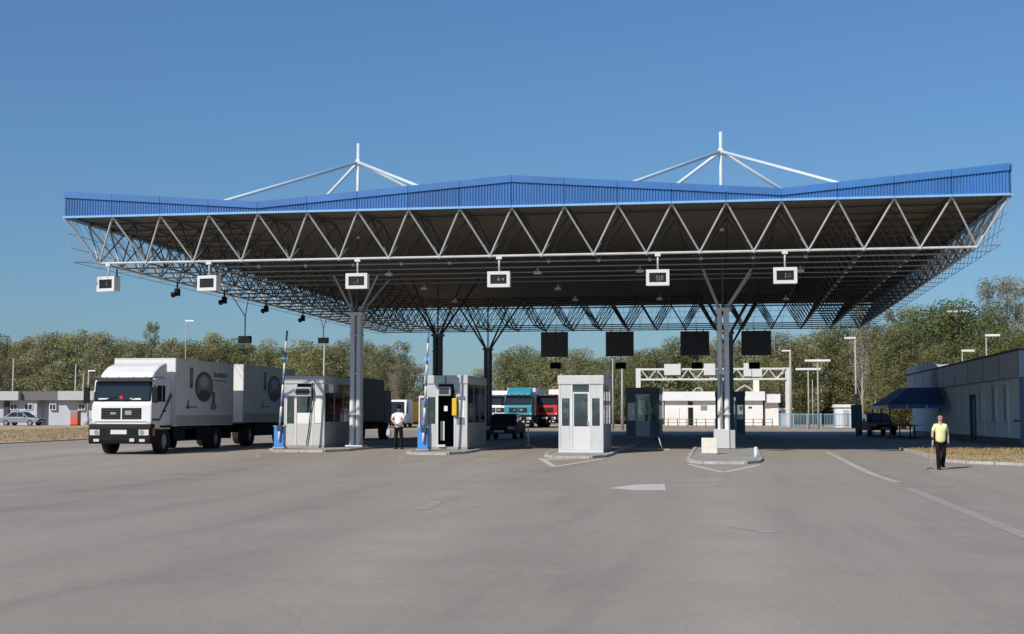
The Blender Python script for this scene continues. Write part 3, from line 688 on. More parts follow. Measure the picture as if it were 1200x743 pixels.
MB().tube((0, 0, 0), (0, 0, .34), .07, .07, 10).build('shaft', M['white'], rr, smooth=True); MB().sphere((0, 0, .36), .075).build('cap', M['white'], rr, smooth=True)
# manhole-like pale slabs set in the road by the clean booth
p = on_ground(652, 538.5); mh = tag(MB().tube((p.x, p.y, gz(p.y)), (p.x, p.y, gz(p.y) + .02), .55, .52, 20).build('manhole_cover', M['kerb']), 'pale round manhole cover in the road before the clean white booth', 'manhole')

# ------------------------------------------------------------------ hanging displays on the front chord
def display(px, py, label, glyphs, rz=0.0):
    c = at(px, py, CY0 + B * .5); t = empty('lane_display', (c.x, c.y, c.z - .29), rz); tag(t, label, 'lane sign', 'lane displays hung from the front of the canopy')
    w, h = .41, .57
    MB().box(-w + .01, w - .01, -.12, .2, .01, h - .01).build('housing', M['wall_white'], t, bevel=.03)
    fr = MB().box(-w, w, -.17, -.125, h - .115, h).box(-w, w, -.17, -.125, 0, .115).box(-w, -w + .11, -.17, -.125, .115, h - .115).box(w - .11, w, -.17, -.125, .115, h - .115).build('bezel', M['white'], t)
    sc = MB().box(-w + .11, w - .11, -.14, -.124, .115, h - .115).build('screen', M['sign_black'], t)
    for (x, z, a, b) in glyphs: MB().box(x, x + a, -.146, -.141, h / 2 + z, h / 2 + z + b).build('glyph', M['glyph'], sc)
    top = ZB - (c.z - .29)
    MB().tube((0, 0, h - .01), (0, 0, top), .035, .035, 8).build('hanger', M['white_steel'], t, smooth=True)
    MB().box(-.1, .1, -.07, .07, top - .12, top - .02).build('clamp', M['grey_steel'], t)
arrow = [(-.02, -.06, .03, .14), (-.05, -.03, .03, .03), (.01, -.03, .03, .03), (.1, .0, .1, .03), (.16, -.05, .03, .05)]
chev = [(-.06, .0, .03, .05), (-.03, .04, .03, .03), (-.03, -.05, .03, .05), (.05, -.06, .02, .13), (.12, -.06, .02, .13), (.17, -.08, .02, .16), (-.05, -.1, .2, .02)]
bar = [(.0, -.09, .025, .18), (.08, .03, .12, .015), (.08, -.05, .14, .015)]
display(127, 333, 'white-framed display at the far left corner over open sky, first from the left', [(.02, -.08, .02, .16)], R(-14))
display(245, 332, 'white-framed display over open sky above the truck box, second from the left', [], R(-10))
display(419, 329.5, 'white-framed display before the left front column head, third from the left', [(-.1, -.08, .06, .02), (.03, -.08, .02, .15)])
display(585, 327.5, 'white-framed display showing a small down arrow, near the middle of the canopy', arrow)
display(771, 325.5, 'white-framed display with faint digits, left of the right column branches', chev)
display(920, 323, 'white-framed display right of the right column, last in the row', bar)

# floodlights and speakers under the frame
def flood(px, py, label, z=ZB - .14):
    c = atz(px, py, z); t = empty('floodlight', (c.x, c.y, c.z)); tag(t, label, 'floodlight', 'floodlights under the canopy')
    MB().add([(-.15, -.1, -.05), (.15, -.1, -.05), (.15, .08, -.07), (-.15, .08, -.07), (-.1, -.06, .05), (.1, -.06, .05), (.1, .06, .04), (-.1, .06, .04)],
             [(0,3,2,1),(4,5,6,7),(0,1,5,4),(1,2,6,5),(2,3,7,6),(3,0,4,7)]).build('housing', M['wall_white'], t)
    MB().box(-.13, .13, -.115, -.101, -.06, .02).build('lens', M['lamp_glass'], t)
    MB().box(-.02, .02, -.01, .03, .04, .17).build('bracket', M['grey_steel'], t)
for px, py, lb in ((456, 321, 'floodlight right of the third display from the left'), (630, 319, 'floodlight right of the down-arrow display'), (750, 317, 'floodlight left of the display with faint digits'),
                   (938, 316.5, 'floodlight at the right shoulder of the last display'), (497, 338, 'small floodlight deeper under the canopy left of the down-arrow display'), (533, 353, 'small floodlight at the rear under the canopy, left of the middle'),
                   (654, 338, 'small floodlight deeper under the canopy below the middle of the frame'), (674, 351, 'small floodlight at the rear under the canopy above the dark boards'), (773, 350, 'small floodlight at the rear behind the display with faint digits'),
                   (921, 350, 'small floodlight at the rear below the last display')): flood(px, py, lb)
def speaker(px, py, label):
    b = atz(px, py, ZB); t = empty('horn_speaker', (b.x, b.y, b.z - .62)); tag(t, label, 'speaker', 'speakers under the left edge')
    MB().tube((0, 0, .25), (0, 0, .62), .04, .04, 6).build('stem', M['dark_grey'], t)
    MB().box(-.1, .1, -.1, .12, 0, .32).build('body', M['black'], t, bevel=.02)
    MB().tube((0, -.1, .1), (-.06, -.32, .02), .05, .13, 10).build('horn', M['black'], t, smooth=True)
for px, py, lb in ((137, 315, 'dark speaker at the left front corner beside the first display'), (208, 330, 'dark speaker under the left edge between the two leftmost displays'), (263, 340, 'dark speaker under the left edge just right of the second display'),
              (312, 351, 'dark speaker under the left edge above the hanging signal over the truck'), (355, 363, 'dark speaker under the left edge near the second hanging signal')): speaker(px, py, lb)
# hanging lane signals
def signal(px, py, Y, label, wires, w=.62, h=.34):
    c = at(px, py, Y); t = empty('hanging_signal', (c.x, c.y, c.z - h / 2)); tag(t, label, 'signal', 'hanging lane signals')
    MB().box(-w / 2, w / 2, -.1, .1, 0, h).build('housing', M['black'], t, bevel=.025)
    for s in (-.16, .16): MB().tube((s, .1, h * .5), (s, .14, h * .5), .1, .12, 12).build('hood', M['dark_grey'], t)
    top = ZB - t.location.z
    if wires: MB().tube((0, 0, h), (0, 0, h + (top - h) * .45), .03, .03, 6).build('rod', M['dark_grey'], t); [MB().tube((0, 0, h + (top - h) * .45), (s, 0, top), .022, .022, 6).build('wire', M['dark_grey'], t) for s in (-.75 if wires > 1 else -.2, .2)]
    else: MB().tube((0, 0, h), (0, 0, top), .025, .025, 6).build('rod', M['dark_grey'], t)
q = atz(283, 343, ZB); signal(287, 398, q.y, 'dark signal box hung on a V of wires over the truck body', 2)
q = atz(377, 372, ZB); signal(379, 399, q.y, 'dark signal box hung left of the left front column', 1)
for px, lb in ((651, 'small dark signal under the leftmost dark board'), (727.5, 'small dark signal under the second dark board from the left'), (817, 'small dark signal under the third dark board left of the right column'), (884, 'small dark signal under the dark board right of the right column')):
    signal(px, 428.5, 90.5, lb, 0, .72, .42)
for x0, x1, y0, y1, lb in ((634, 665.5, 389, 418.5, 'square dark board hung at the rear edge, leftmost of four'), (710, 742.5, 388.5, 417.5, 'square dark board hung at the rear edge, second of four from the left'),
                       (797.5, 831, 388, 416.5, 'square dark board hung at the rear edge just left of the right column'), (869, 903.5, 387.5, 416.5, 'square dark board hung at the rear edge right of the right column')):
    a, b = at(x0, y1, 92.2), at(x1, y0, 92.2); t = empty('lane_board', ((a.x + b.x) / 2, 92.2, a.z)); tag(t, lb, 'board', 'boards hung at the rear edge')
    w, h = (b.x - a.x) / 2, b.z - a.z
    MB().box(-w, w, -.05, .1, 0, h).build('panel', M['board'], t); MB().box(-w, w, -.09, -.052, h * .5 - .04, h * .5 + .04).box(-w, w, -.09, -.052, .08, .16).box(-w, w, -.09, -.052, h - .16, h - .08).build('rail', M['board'], t)
    for s in (-.6, .6): MB().tube((s * w, 0, h), (s * w, -.3, ZB - a.z), .04, .04, 6).build('hanger', M['dark_grey'], t)

# ------------------------------------------------------------------ lorry with trailer
def wheel(parent, x, y, r, w, side):
    """side=+1: outer face towards +x"""
    ty = MB(); n = 24; prof = [(-w/2, r*.62), (-w/2, r*.93), (-w/2 + .05, r), (w/2 - .05, r), (w/2, r*.93), (w/2, r*.62)]
    vs = []; fs = []
    for i in range(n):
        a = 2*math.pi*i/n
        for px, pr in prof: vs.append((x + px, y + pr*math.cos(a), r + pr*math.sin(a)))
    k = len(prof)
    for i in range(n):
        for j in range(k): fs.append((i*k+j, i*k+(j+1)%k, ((i+1)%n)*k+(j+1)%k, ((i+1)%n)*k+j))
    t = ty.add(vs, fs).build('wheel', M['rubber'], parent, smooth=True); fixn(t.data)
    e = x + side * w * .28
    MB().tube((e - side*.02, y, r), (e, y, r), r*.62, r*.62, 20).tube((e, y, r), (e + side*.08, y, r), r*.25, r*.2, 12).build('rim', M['truck_skirt'], t)
    hb = MB()
    for q in range(8): a = 2*math.pi*q/8; hb.tube((e, y + r*.4*math.cos(a), r + r*.4*math.sin(a)), (e + side*.03, y + r*.4*math.cos(a), r + r*.4*math.sin(a)), .025, .025, 6)
    tag(hb.build('wheel_nuts', M['chrome'], t), kind='stuff')
def cargo_box(t, x0, x1, y0, y1, z0, z1, name='cargo_box', skirt=True, side='truck_side', front='truck_white'):
    bx = MB().box(x0, x1, y0, y1, z0, z1).build(name, M[front], t)
    MB().box(x1 + .001, x1 + .008, y0 + .05, y1 - .05, z0 + .42, z1 - .1).build('side_panel', M[side], bx)
    if skirt: MB().box(x1 + .001, x1 + .008, y0 + .05, y1 - .05, z0 + .02, z0 + .415).build('lower_panel', M['truck_skirt'], bx)
    for y in (y0, y1 - .06): MB().box(x1 - .01, x1 + .02, y, y + .06, z0, z1).build('corner_rail', M['truck_skirt'] if y > y0 else M['white'], bx)
    MB().box(x0 - .01, x1 + .02, y0 - .01, y1 + .01, z1 + .001, z1 + .04).build('roof_rail', M['white'], bx)
    MB().box(x1 + .001, x1 + .02, y0 + .06, y1 - .06, z1 - .1, z1 - .001).build('top_rail', M['truck_side'], bx)
    return bx
def artwork(bx, x, y, zc, s=1.0):
    """flat printed picture on the box side: dark oval with a standing shape, a small panel, lettering strips"""
    t = .004; n = 32; ky = 2.0; Y0 = y
    def oval(cy, cz, ry, rz, m, dx):
        vs = [(x + dx, cy + ky*ry*math.cos(2*math.pi*i/n), cz + rz*math.sin(2*math.pi*i/n)) for i in range(n)]
        o = MB().add(vs, [tuple(range(n))]).build('print', m, bx)
        fixn(o.data)
    oval(y, zc, .62*s, .80*s, M['print'], t); oval(y + .02, zc - .02, .50*s, .68*s, M['print_mid'], t*1.7); oval(y, zc + .25*s, .30*s, .30*s, M['truck_skirt'], t*2.3)
    oval(y + .05, zc - .42*s, .42*s, .26*s, M['print'], t*2.6)
    def rect(y0, y1, z0, z1, m, dx=t):
        y0, y1 = Y0 + (y0 - Y0) * 1.55, Y0 + (y1 - Y0) * 1.55
        MB().add([(x+dx, y0, z0), (x+dx, y1, z0), (x+dx, y1, z1), (x+dx, y0, z1)], [(0,1,2,3)]).build('print', m, bx)
    rect(y - 1.25*s, y - .98*s, zc - .1*s, zc + .95*s, M['print']); rect(y - 1.19*s, y - 1.04*s, zc + .18*s, zc + .85*s, M['print_mid'], t*1.7)
    rect(y + .75*s, y + 1.0*s, zc - 1.15*s, zc - .25*s, M['print']); rect(y + .60*s, y + 1.15*s, zc - 1.2*s, zc - .85*s, M['print_mid'], t*1.5)
    rect(y - 1.6*s, y - .55*s, zc - 1.12*s, zc - 1.04*s, M['print_mid']); rect(y - 1.42*s, y - 1.30*s, zc - 1.2*s, zc - .75*s, M['print'])
    random.seed(9); k = y + .85*s
    for i in range(11):
        w = random.choice((.05, .07, .09)); h = random.choice((.16, .18, .2))
        rect(k, k + w, zc + .55*s, zc + .55*s + h, M['print'] if i % 3 else M['print_mid']); k += w + .022
    rect(y + .85*s, k, zc + .33*s, zc + .39*s, M['print_mid'])
def bigtruck(name, loc, rz, label, cab, full=True, art=True, boxlen=6.3, boxmat='truck_white', H=3.68, group=None, tarp=None):
    """cab-over lorry; local origin under the middle of the front bumper, +y backwards"""
    t = empty(name, loc, rz); tag(t, label, 'truck', group)
    prof = [(.03, .95), (0, 1.0), (0, 1.92), (.08, 2.0), (.20, 2.78), (.34, 2.88), (1.78, 2.88), (1.82, 2.8), (1.82, .95)]
    cb = MB().prism(prof, -1.2, 1.2).build('cab', M[cab], t, bevel=.085)
    # windscreen, slightly proud of the cab's sloping front
    def scr(x0, x1, z0, z1, off, m, nm):
        f = lambda z: .08 + (z - 2.0) * .12 / .78
        vs = [(x, f(z) - off, z) for x, z in ((x0, z0), (x1, z0), (x1, z1), (x0, z1))] + [(x, f(z) - off + .02, z) for x, z in ((x0, z0), (x1, z0), (x1, z1), (x0, z1))]
        o = MB().add(vs, [(0,1,2,3),(7,6,5,4),(0,4,5,1),(1,5,6,2),(2,6,7,3),(3,7,4,0)]).build(nm, m, cb); return o
    scr(-1.13, 1.13, 2.0, 2.76, .014, M['black'], 'screen_seal'); sc = scr(-1.06, 1.06, 2.05, 2.71, .036, M['dark_glass'], 'windscreen')
    for x in (-.85, .05): MB().path([(x, .03, 2.03), (x + .62, .06, 2.16)], .014).build('wiper', M['black'], sc)
    MB().box(-.1, .03, .045, .055, 2.1, 2.22).build('dash_item', M['red'], sc) if full else None
    MB().box(.3, .75, .043, .05, 2.07, 2.13).box(-.95, -.55, .043, .05, 2.08, 2.13).build('dash_papers', M['blind'], sc) if full else None
    MB().prism([(-.10, 2.80), (.22, 2.86), (.22, 2.91), (-.10, 2.86)], -1.15, 1.15).build('sun_visor', M['dark_grey'], cb)
    for x in (-.8, -.3, .3, .8): MB().box(x - .06, x + .06, .2, .3, 2.912, 2.96).build('marker_lamp', M['lamp_glass'], cb)
    if full or tarp:
        df = MB().prism([(.35, 2.92), (.55, 3.12), (1.0, 3.36), (1.62, 3.52), (1.72, 3.5), (1.72, 2.92)], -1.08, 1.08).build('air_deflector', M[cab], t, bevel=.09)
    # grille, headlamps, bumper
    for x0, x1 in ((-.80, -.03), (.03, .80)):
        gr = MB().box(x0, x1, -.012, .03, 1.34, 1.76).build('grille', M['black'], t)
        for k in range(4): MB().box(x0 + .03, x1 - .03, -.022, -.013, 1.39 + k*.09, 1.42 + k*.09).build('slat', M['dark_grey'], gr)
    MB().box(.16, .42, -.035, -.023, 1.5, 1.66).box(-.42, -.2, -.035, -.023, 1.52, 1.6).build('badge', M['chrome'], t)
    MB().box(-1.2, 1.2, -.006, .02, 1.22, 1.26).build('seam', M['print_mid'], t)
    bp = MB().prism([(-.10, .42), (-.14, .55), (-.14, 1.0), (-.06, 1.16), (.25, 1.16), (.25, .42)], -1.24, 1.24).build('bumper', M['black'], t, bevel=.03)
    MB().box(-.34, .30, -.16, -.142, .78, .94).build('number_plate', M['white'], bp)
    for s in (-1, 1):
        h = MB().box(min(s*.78, s*1.17), max(s*.78, s*1.17), -.165, -.142, .74, .95).build('headlight', M['lamp_glass'], bp)
        MB().tube((s*.9, -.175, .85), (s*.9, -.166, .85), .1, .1, 14).build('reflector', M['chrome'], h)
        MB().box(min(s*.80, s*1.02), max(s*.80, s*1.02), -.155, -.142, .5, .6).build('fog_lamp', M['lamp_glass'], bp)
        MB().box(min(s*1.02, s*1.18), max(s*1.02, s*1.18), -.012, .02, 1.1 + .08, 1.28).build('indicator', M['lamp_glass'], t)
    MB().box(.42, .60, -.16, -.142, .5, .62).build('fog_lamp', M['lamp_glass'], bp)
    MB().box(1.241, 1.262, .02, .20, .72, 1.02).build('side_lamp', M['orange_red'], bp)
    # doors with windows, stripe, mirrors, steps
    for s in (-1, 1):
        X = s * 1.2; e = lambda a, b: (min(X + s*a, X + s*b), max(X + s*a, X + s*b))
        x0, x1 = e(.002, .02)
        dr = MB().prism([(.12, 1.05), (.12, 1.95), (.42, 2.72), (1.25, 2.72), (1.25, 1.05)], x0, x1).build('door', M[cab], t)
        x0, x1 = e(.021, .03)
        MB().prism([(.27, 2.0), (.50, 2.62), (.86, 2.62), (.86, 2.0)], x0, x1).build('door_window', M['dark_glass'], dr)
        MB().prism([(.92, 2.0), (.92, 2.62), (1.18, 2.62), (1.18, 2.0)], x0, x1).build('door_window', M['dark_glass'], dr)
        x0, x1 = e(.03, .07); MB().box(x0, x1, 1.02, 1.2, 1.62, 1.68).build('handle', M['black'], dr)
        x0, x1 = e(.021, .026)
        if full: MB().prism([(.02, 1.28), (.02, 1.36), (.65, 1.36), (1.7, 2.34), (1.8, 2.34), (1.8, 2.2), (.72, 1.28)], x0, x1).build('stripe', M['print'], t)
        x0, x1 = e(.04, .28); mr = MB().box(x0, x1, -.12, -.04, 1.95, 2.55).build('mirror', M['black'], t, bevel=.02); MB().path([(X, .15, 2.6), (X + s*.16, -.06, 2.6), (X + s*.16, -.06, 1.9)], .016).build('mirror_arm', M['black'], mr)
        x0, x1 = e(-.3, .03); MB().box(x0, x1, .15, .75, .45, .95).build('step', M['black'], t)
        MB().box(min(X - s*.4, X + s*.04), max(X - s*.4, X + s*.04), .76, 1.86, 1.02, 1.1).build('mudguard', M['black'], t)
    for s in (-1, 1): wheel(t, s*1.02, 1.32, .5, .34, s)
    MB().box(-.45, .45, .3, 1.9 + boxlen, .62, .92).build('chassis', M['black'], t)
    y0 = 2.02; y1 = y0 + boxlen
    bx = cargo_box(t, -1.26, 1.26, y0, y1, 1.08, H, side='truck_side' if not tarp else tarp, front=boxmat)
    if art: artwork(bx, 1.269, y0 + 2.95, 2.66, .78)
    for s in (-1, 1): wheel(t, s*.98, y1 - 1.7, .5, .5, s)
    MB().box(.72, 1.2, 3.2, 4.4, .5, 1.0).build('fuel_tank', M['dark_grey'], t, bevel=.05)
    MB().box(1.12, 1.2, 2.15, y1 - 2.35, .48, 1.07).build('side_guard', M['black'], t)  # solid black skirt, also standing in for deep shade under the box
    MB().box(-1.2, 1.2, y1 - .1, y1, .5, 1.06).build('rear_bar', M['black'], t)
    return t, y1
TR = (-22.62, 48.55)
truck, yb = bigtruck('box_truck', (TR[0], TR[1], gz(TR[1])), 0.0, 'white box truck with roof deflector and dark printed oval on its side, facing the camera', 'truck_white')
tl = empty('box_trailer', (TR[0], TR[1] + yb + 1.25, gz(58))); tag(tl, 'white box trailer coupled behind the truck, half hidden by the leftmost booth', 'trailer')
bx = cargo_box(tl, -1.26, 1.26, 0, 7.2, 1.08, 3.62)
artwork(bx, 1.269, 4.2, 2.64, .78)
for y in (1.2, 5.8):
    for s in (-1, 1): wheel(tl, s*1.0, y, .5, .45, s)
MB().box(-.45, .45, 0, 7.2, .62, 1.0).build('chassis', M['black'], tl); MB().box(-.08, .08, -1.0, 0, .66, .76).build('drawbar', M['black'], tl)
MB().box(1.1, 1.18, 1.85, 5.15, .46, 1.07).build('side_guard', M['black'], tl)  # black skirt, again filling in the deep shade below the box
MB().box(-1.2, 1.2, 7.1, 7.2, .5, 1.06).build('rear_bar', M['black'], tl)
# dark lorry standing in the shade beyond the left column (rear view)
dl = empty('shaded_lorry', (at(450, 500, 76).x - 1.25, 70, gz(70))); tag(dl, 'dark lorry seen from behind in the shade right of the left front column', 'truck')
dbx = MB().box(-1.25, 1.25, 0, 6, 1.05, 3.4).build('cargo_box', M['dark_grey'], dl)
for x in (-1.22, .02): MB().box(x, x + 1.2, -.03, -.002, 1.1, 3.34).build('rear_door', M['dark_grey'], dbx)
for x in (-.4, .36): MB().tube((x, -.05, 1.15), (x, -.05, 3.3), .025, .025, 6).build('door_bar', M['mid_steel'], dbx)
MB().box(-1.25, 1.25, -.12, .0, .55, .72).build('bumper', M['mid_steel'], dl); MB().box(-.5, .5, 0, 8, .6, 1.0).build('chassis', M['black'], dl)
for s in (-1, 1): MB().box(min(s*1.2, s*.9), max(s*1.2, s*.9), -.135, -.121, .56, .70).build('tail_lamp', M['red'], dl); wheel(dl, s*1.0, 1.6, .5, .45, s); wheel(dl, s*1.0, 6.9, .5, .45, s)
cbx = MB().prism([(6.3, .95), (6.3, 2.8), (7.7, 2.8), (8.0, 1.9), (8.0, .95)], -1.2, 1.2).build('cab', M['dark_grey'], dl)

# ------------------------------------------------------------------ cars and far vehicles
def car(name, loc, rz, label, paint, group=None, glassm='dark_glass'):
    """saloon; origin on the ground under its middle, front towards -y"""
    t = empty(name, loc, rz); tag(t, label, 'car', group)
    lower = [(-2.1, .35), (-2.15, .55), (-2.05, .72), (-1.0, .88), (1.5, .92), (2.1, .88), (2.15, .6), (2.1, .32)]
    up = [(-1.05, .87), (-.35, 1.38), (.1, 1.45), (.75, 1.42), (1.55, .91)]
    MB().prism(lower, -.85, .85).build('body', M[paint], t, bevel=.08)
    cabn = MB(); n = len(up)
    vs = [(-.80 + (z - .87) * .25, y, z) for y, z in up] + [(.80 - (z - .87) * .25, y, z) for y, z in up]
    cabn.add(vs, [tuple(range(n)), tuple(range(2*n - 1, n - 1, -1))] + [(i, i + n, (i + 1) % n + n, (i + 1) % n) for i in range(n)])
    c = cabn.build('cabin', M[paint], t, bevel=.04)
    def slope(p, q, w0, w1, off, nm):
        (ya, za), (yb_, zb_) = p, q; nrm = Vector((0, zb_ - za, -(yb_ - ya))).normalized() * off
        if nrm.z < 0: nrm = -nrm
        v = [Vector((-w0, ya, za)), Vector((w0, ya, za)), Vector((w1, yb_, zb_)), Vector((-w1, yb_, zb_))]
        o = MB().add([x + nrm for x in v] + [x - nrm * .2 for x in v], [(0,1,2,3),(7,6,5,4),(0,4,5,1),(1,5,6,2),(2,6,7,3),(3,7,4,0)]).build(nm, M[glassm], c); fixn(o.data)
    slope((-.98, .93), (-.40, 1.345), .70, .60, .015, 'windscreen'); slope((1.46, .98), (.82, 1.38), .68, .58, .015, 'rear_window')
    for s in (-1, 1):
        for a in ([(-.78, .93), (-.34, 1.32), (.08, 1.38), (.08, .93)], [(.14, .93), (.14, 1.38), (.7, 1.36), (1.28, .93)]):
            v = [(s * (.815 - (z - .87) * .25), y, z) for y, z in a]; o = MB().add(v, [(0, 1, 2, 3)]).build('side_window', M[glassm], c)
        h = MB().box(min(s*.45, s*.8), max(s*.45, s*.8), -2.17, -2.06, .60, .73).build('headlight', M['lamp_glass'], t)
        MB().box(min(s*.5, s*.82), max(s*.5, s*.82), 2.1, 2.17, .62, .78).build('tail_lamp', M['red'], t)
        for y in (-1.32, 1.3): wheel(t, s*.76, y, .31, .2, s)
        MB().box(min(s*.86, s*1.0), max(s*.86, s*1.0), -.75, -.62, .95, 1.08).build('mirror', M[paint], t)
    MB().box(-.26, .26, -2.19, -2.15, .42, .53).build('number_plate', M['white'], t); MB().box(-.26, .26, 2.15, 2.19, .5, .61).build('number_plate', M['white'], t)
    MB().box(-.5, .5, -2.175, -2.14, .58, .7).build('grille', M['black'], t)
    return t
def g0(x, y): return (x, y, gz(y) + .01)
p = at(592, 515, 76); car('parked_car', g0(p.x, 76), 0.0, 'dark car facing the camera in the shade below the teal truck', 'dark_grey')
p = at(1027, 506, 90); car('parked_car', g0(p.x, 90), R(8), 'dark car parked in the shade beside the blue awning', 'dark_grey')
p = at(26, 497, 128); car('parked_car', g0(p.x, 128), R(88), 'dark car parked before the low grey building at far left', 'print_mid')
def van(name, loc, rz, label, paint, w=2.0, h=2.35, L=5.2, cat='van'):
    t = empty(name, loc, rz); tag(t, label, cat)
    prof = [(0, .4), (-.03, .6), (.05, 1.05), (.55, 1.18), (1.15, h - .1), (1.45, h), (L, h), (L, .4)]
    b = MB().prism(prof, -w/2, w/2).build('body', M[paint], t, bevel=.06)
    v = [(-w*.43, .54, 1.22), (w*.43, .54, 1.22), (w*.39, 1.08, h - .18), (-w*.39, 1.08, h - .18)]
    MB().add(v + [(x, y + .06, z - .02) for x, y, z in v], [(0,1,2,3),(7,6,5,4),(0,4,5,1),(1,5,6,2),(2,6,7,3),(3,7,4,0)]).build('windscreen', M['dark_glass'], t)
    for s in (-1, 1):
        MB().box(min(s*w*.3, s*w*.47), max(s*w*.3, s*w*.47), -.05, .06, .78, .98).build('headlight', M['lamp_glass'], t)
        MB().prism([(1.0, 1.3), (1.4, h - .25), (2.1, h - .25), (2.1, 1.3)], min(s*w/2, s*(w/2 + .012)), max(s*w/2, s*(w/2 + .012))).build('side_window', M['dark_glass'], t)
        for y in (.95, L - 1.0): wheel(t, s*(w/2 - .12), y, .34, .22, s)
    MB().box(-w*.25, w*.25, -.05, .03, .72, .95).build('grille', M['black'], t); MB().box(-.26, .26, -.06, -.03, .5, .62).build('number_plate', M['white'], t)
    MB().box(-w/2 + .02, w/2 - .02, -.06, .2, .4, .62).build('bumper', M['dark_grey'], t)
    return t
p = at(461, 492, 118); van('white_van', g0(p.x, 118), R(6), 'white van facing the camera in the sun behind the man in a white shirt', 'wall_white', 2.1, 2.5)
p = at(488, 492, 130); van('yellow_van', g0(p.x, 130), R(174), 'yellow van seen from behind in the sun left of the open-door booth', 'yellow', 1.9, 2.3)
p = at(607, 492, 118); bigtruck('teal_truck', g0(p.x, 118), 0.0, 'teal cab-over truck facing the camera in the sun left of the clean white booth', 'teal', False, False, 7.0, 'truck_white', 3.5, tarp='truck_side')
p = at(640, 492, 120); bigtruck('red_truck', g0(p.x, 120), R(-30), 'red truck in the sun between the teal truck and the shaded booth', 'red', False, False, 6.0, 'truck_white', 3.4)
p = at(581, 492, 121); bigtruck('white_truck', g0(p.x, 121), 0.0, 'white truck left of the teal truck, partly behind a rear column', 'truck_white', False, False, 6.0, 'truck_white', 3.3)
# ------------------------------------------------------------------ grey building on the right
BX, BY0, BY1 = 12.35, 60.6, 97.0
g = gz(61) + .06
bd = empty('office_building', (BX + 6, BY0, g), world=True); tag(bd, 'low grey office building with deep flat roof edge at the right edge', 'building')
Hs, Ht = g + 2.95, g + 4.12
MB().box(BX, BX + 14, BY0, BY1, g - .2, Hs).build('wall', M['wall_grey'], bd)
MB().box(BX - .02, BX + 14, BY0 - .02, BY1 + .02, g - .25, g + .32).build('plinth', M['fascia_dark'], bd)
rf = MB().box(BX - .30, BX + 14.4, BY0 - .42, BY1 + .3, Hs, Ht - .06).build('roof', M['fascia_grey'], bd)
MB().box(BX - .34, BX + 14.44, BY0 - .46, BY1 + .34, Ht - .06, Ht + .03).build('coping', M['roof_dark'], rf)
MB().box(BX - .29, BX + 14.3, BY0 - .435, BY0 - .422, Hs + .02, Ht - .08).build('front_fascia', M['fascia_blue'], rf)
for k in range(9):
    y = BY0 - .2 + k * 4.1; MB().box(BX - .312, BX - .302, y, y + .02, Hs + .02, Ht - .08).build('fascia_joint', M['roof_dark'], rf)
MB().box(BX - .55, BX - .302, 83.5, 83.9, g + 2.2, Ht - .1).build('downpipe_box', M['wall_far'], rf)
MB().box(BX - .30, BX + 6, BY1 - 6, BY1 + .32, Ht + .03, Ht + .5).build('roof_block', M['fascia_grey'], rf)
cp = MB().box(BX - .26, BX - .10, BY0 - .26, BY0 - .10, g - .2, Hs).build('corner_post', M['post_blue'], bd)
MB().box(BX + .02, BX + 14, BY0 - .045, BY0 - .005, g + .4, g + 1.95).build('white_panel', M['wall_white'], bd)
MB().box(BX + .01, BX + 14, BY0 - .05, BY0 - .002, g + 1.13, g + 1.16).build('panel_joint', M['wall_grey'], bd)
br = MB()
for a, b in (((.18, 1.2), (.2, 1.5)), ((.2, 1.5), (.08, 1.75)), ((.2, 1.5), (.32, 1.85)), ((.14, 1.62), (.22, 1.8))): br.tube((BX + a[0], BY0 - .052, g + a[1]), (BX + b[0], BY0 - .052, g + b[1]), .012, .008, 4)
tag(br.build('branch_shadow', M['print'], bd), kind='stuff')  # shadow of a tree branch on the wall, modelled as thin dark tubes
MB().box(BX - .05, BX - .004, BY0 + .15, BY0 + .65, g + .4, g + 1.35).build('white_panel', M['wall_white'], bd)
# strip windows with blinds along the shaded side
def side_window(y0, y1, z0, z1, n, open_to=.0):
    w = MB().box(BX - .06, BX - .002, y0, y1, g + z1 - .05, g + z1).box(BX - .06, BX - .002, y0, y1, g + z0, g + z0 + .05).box(BX - .06, BX - .002, y0, y0 + .05, g + z0, g + z1).box(BX - .06, BX - .002, y1 - .05, y1, g + z0, g + z1).build('window', M['wall_grey'], bd)
    for k in range(n):
        a = y0 + .05 + (y1 - y0 - .1) * k / n; b = y0 + .05 + (y1 - y0 - .1) * (k + 1) / n
        MB().box(BX - .03, BX - .004, a + .02, b - .02, g + z0 + .05, g + z1 - .05).build('pane', M['wall_grey'] if (k * 7) % 3 else M['wall_far'], w)
for y0, y1, n in ((64.3, 65.2, 1), (67.0, 69.0, 2), (70.6, 71.3, 1)): side_window(y0, y1, 1.0, 2.75, n)
for y in (64.1, 66.7, 69.9): MB().box(BX - .05, BX - .001, y - .06, y + .06, g + .33, Hs).build('pilaster', M['wall_grey'], bd)
dr = MB().box(BX - .05, BX - .002, 72.4, 74.0, g + .05, g + 2.4).build('door', M['roof_dark'], bd)
MB().box(BX - .07, BX - .051, 72.5, 72.8, g + .3, g + 2.2).build('door_leaf', M['wall_far'], dr)
MB().box(BX - .3, BX - .02, 61.6, 61.7, g + 1.05, g + 1.12).build('tap', M['dark_grey'], bd)
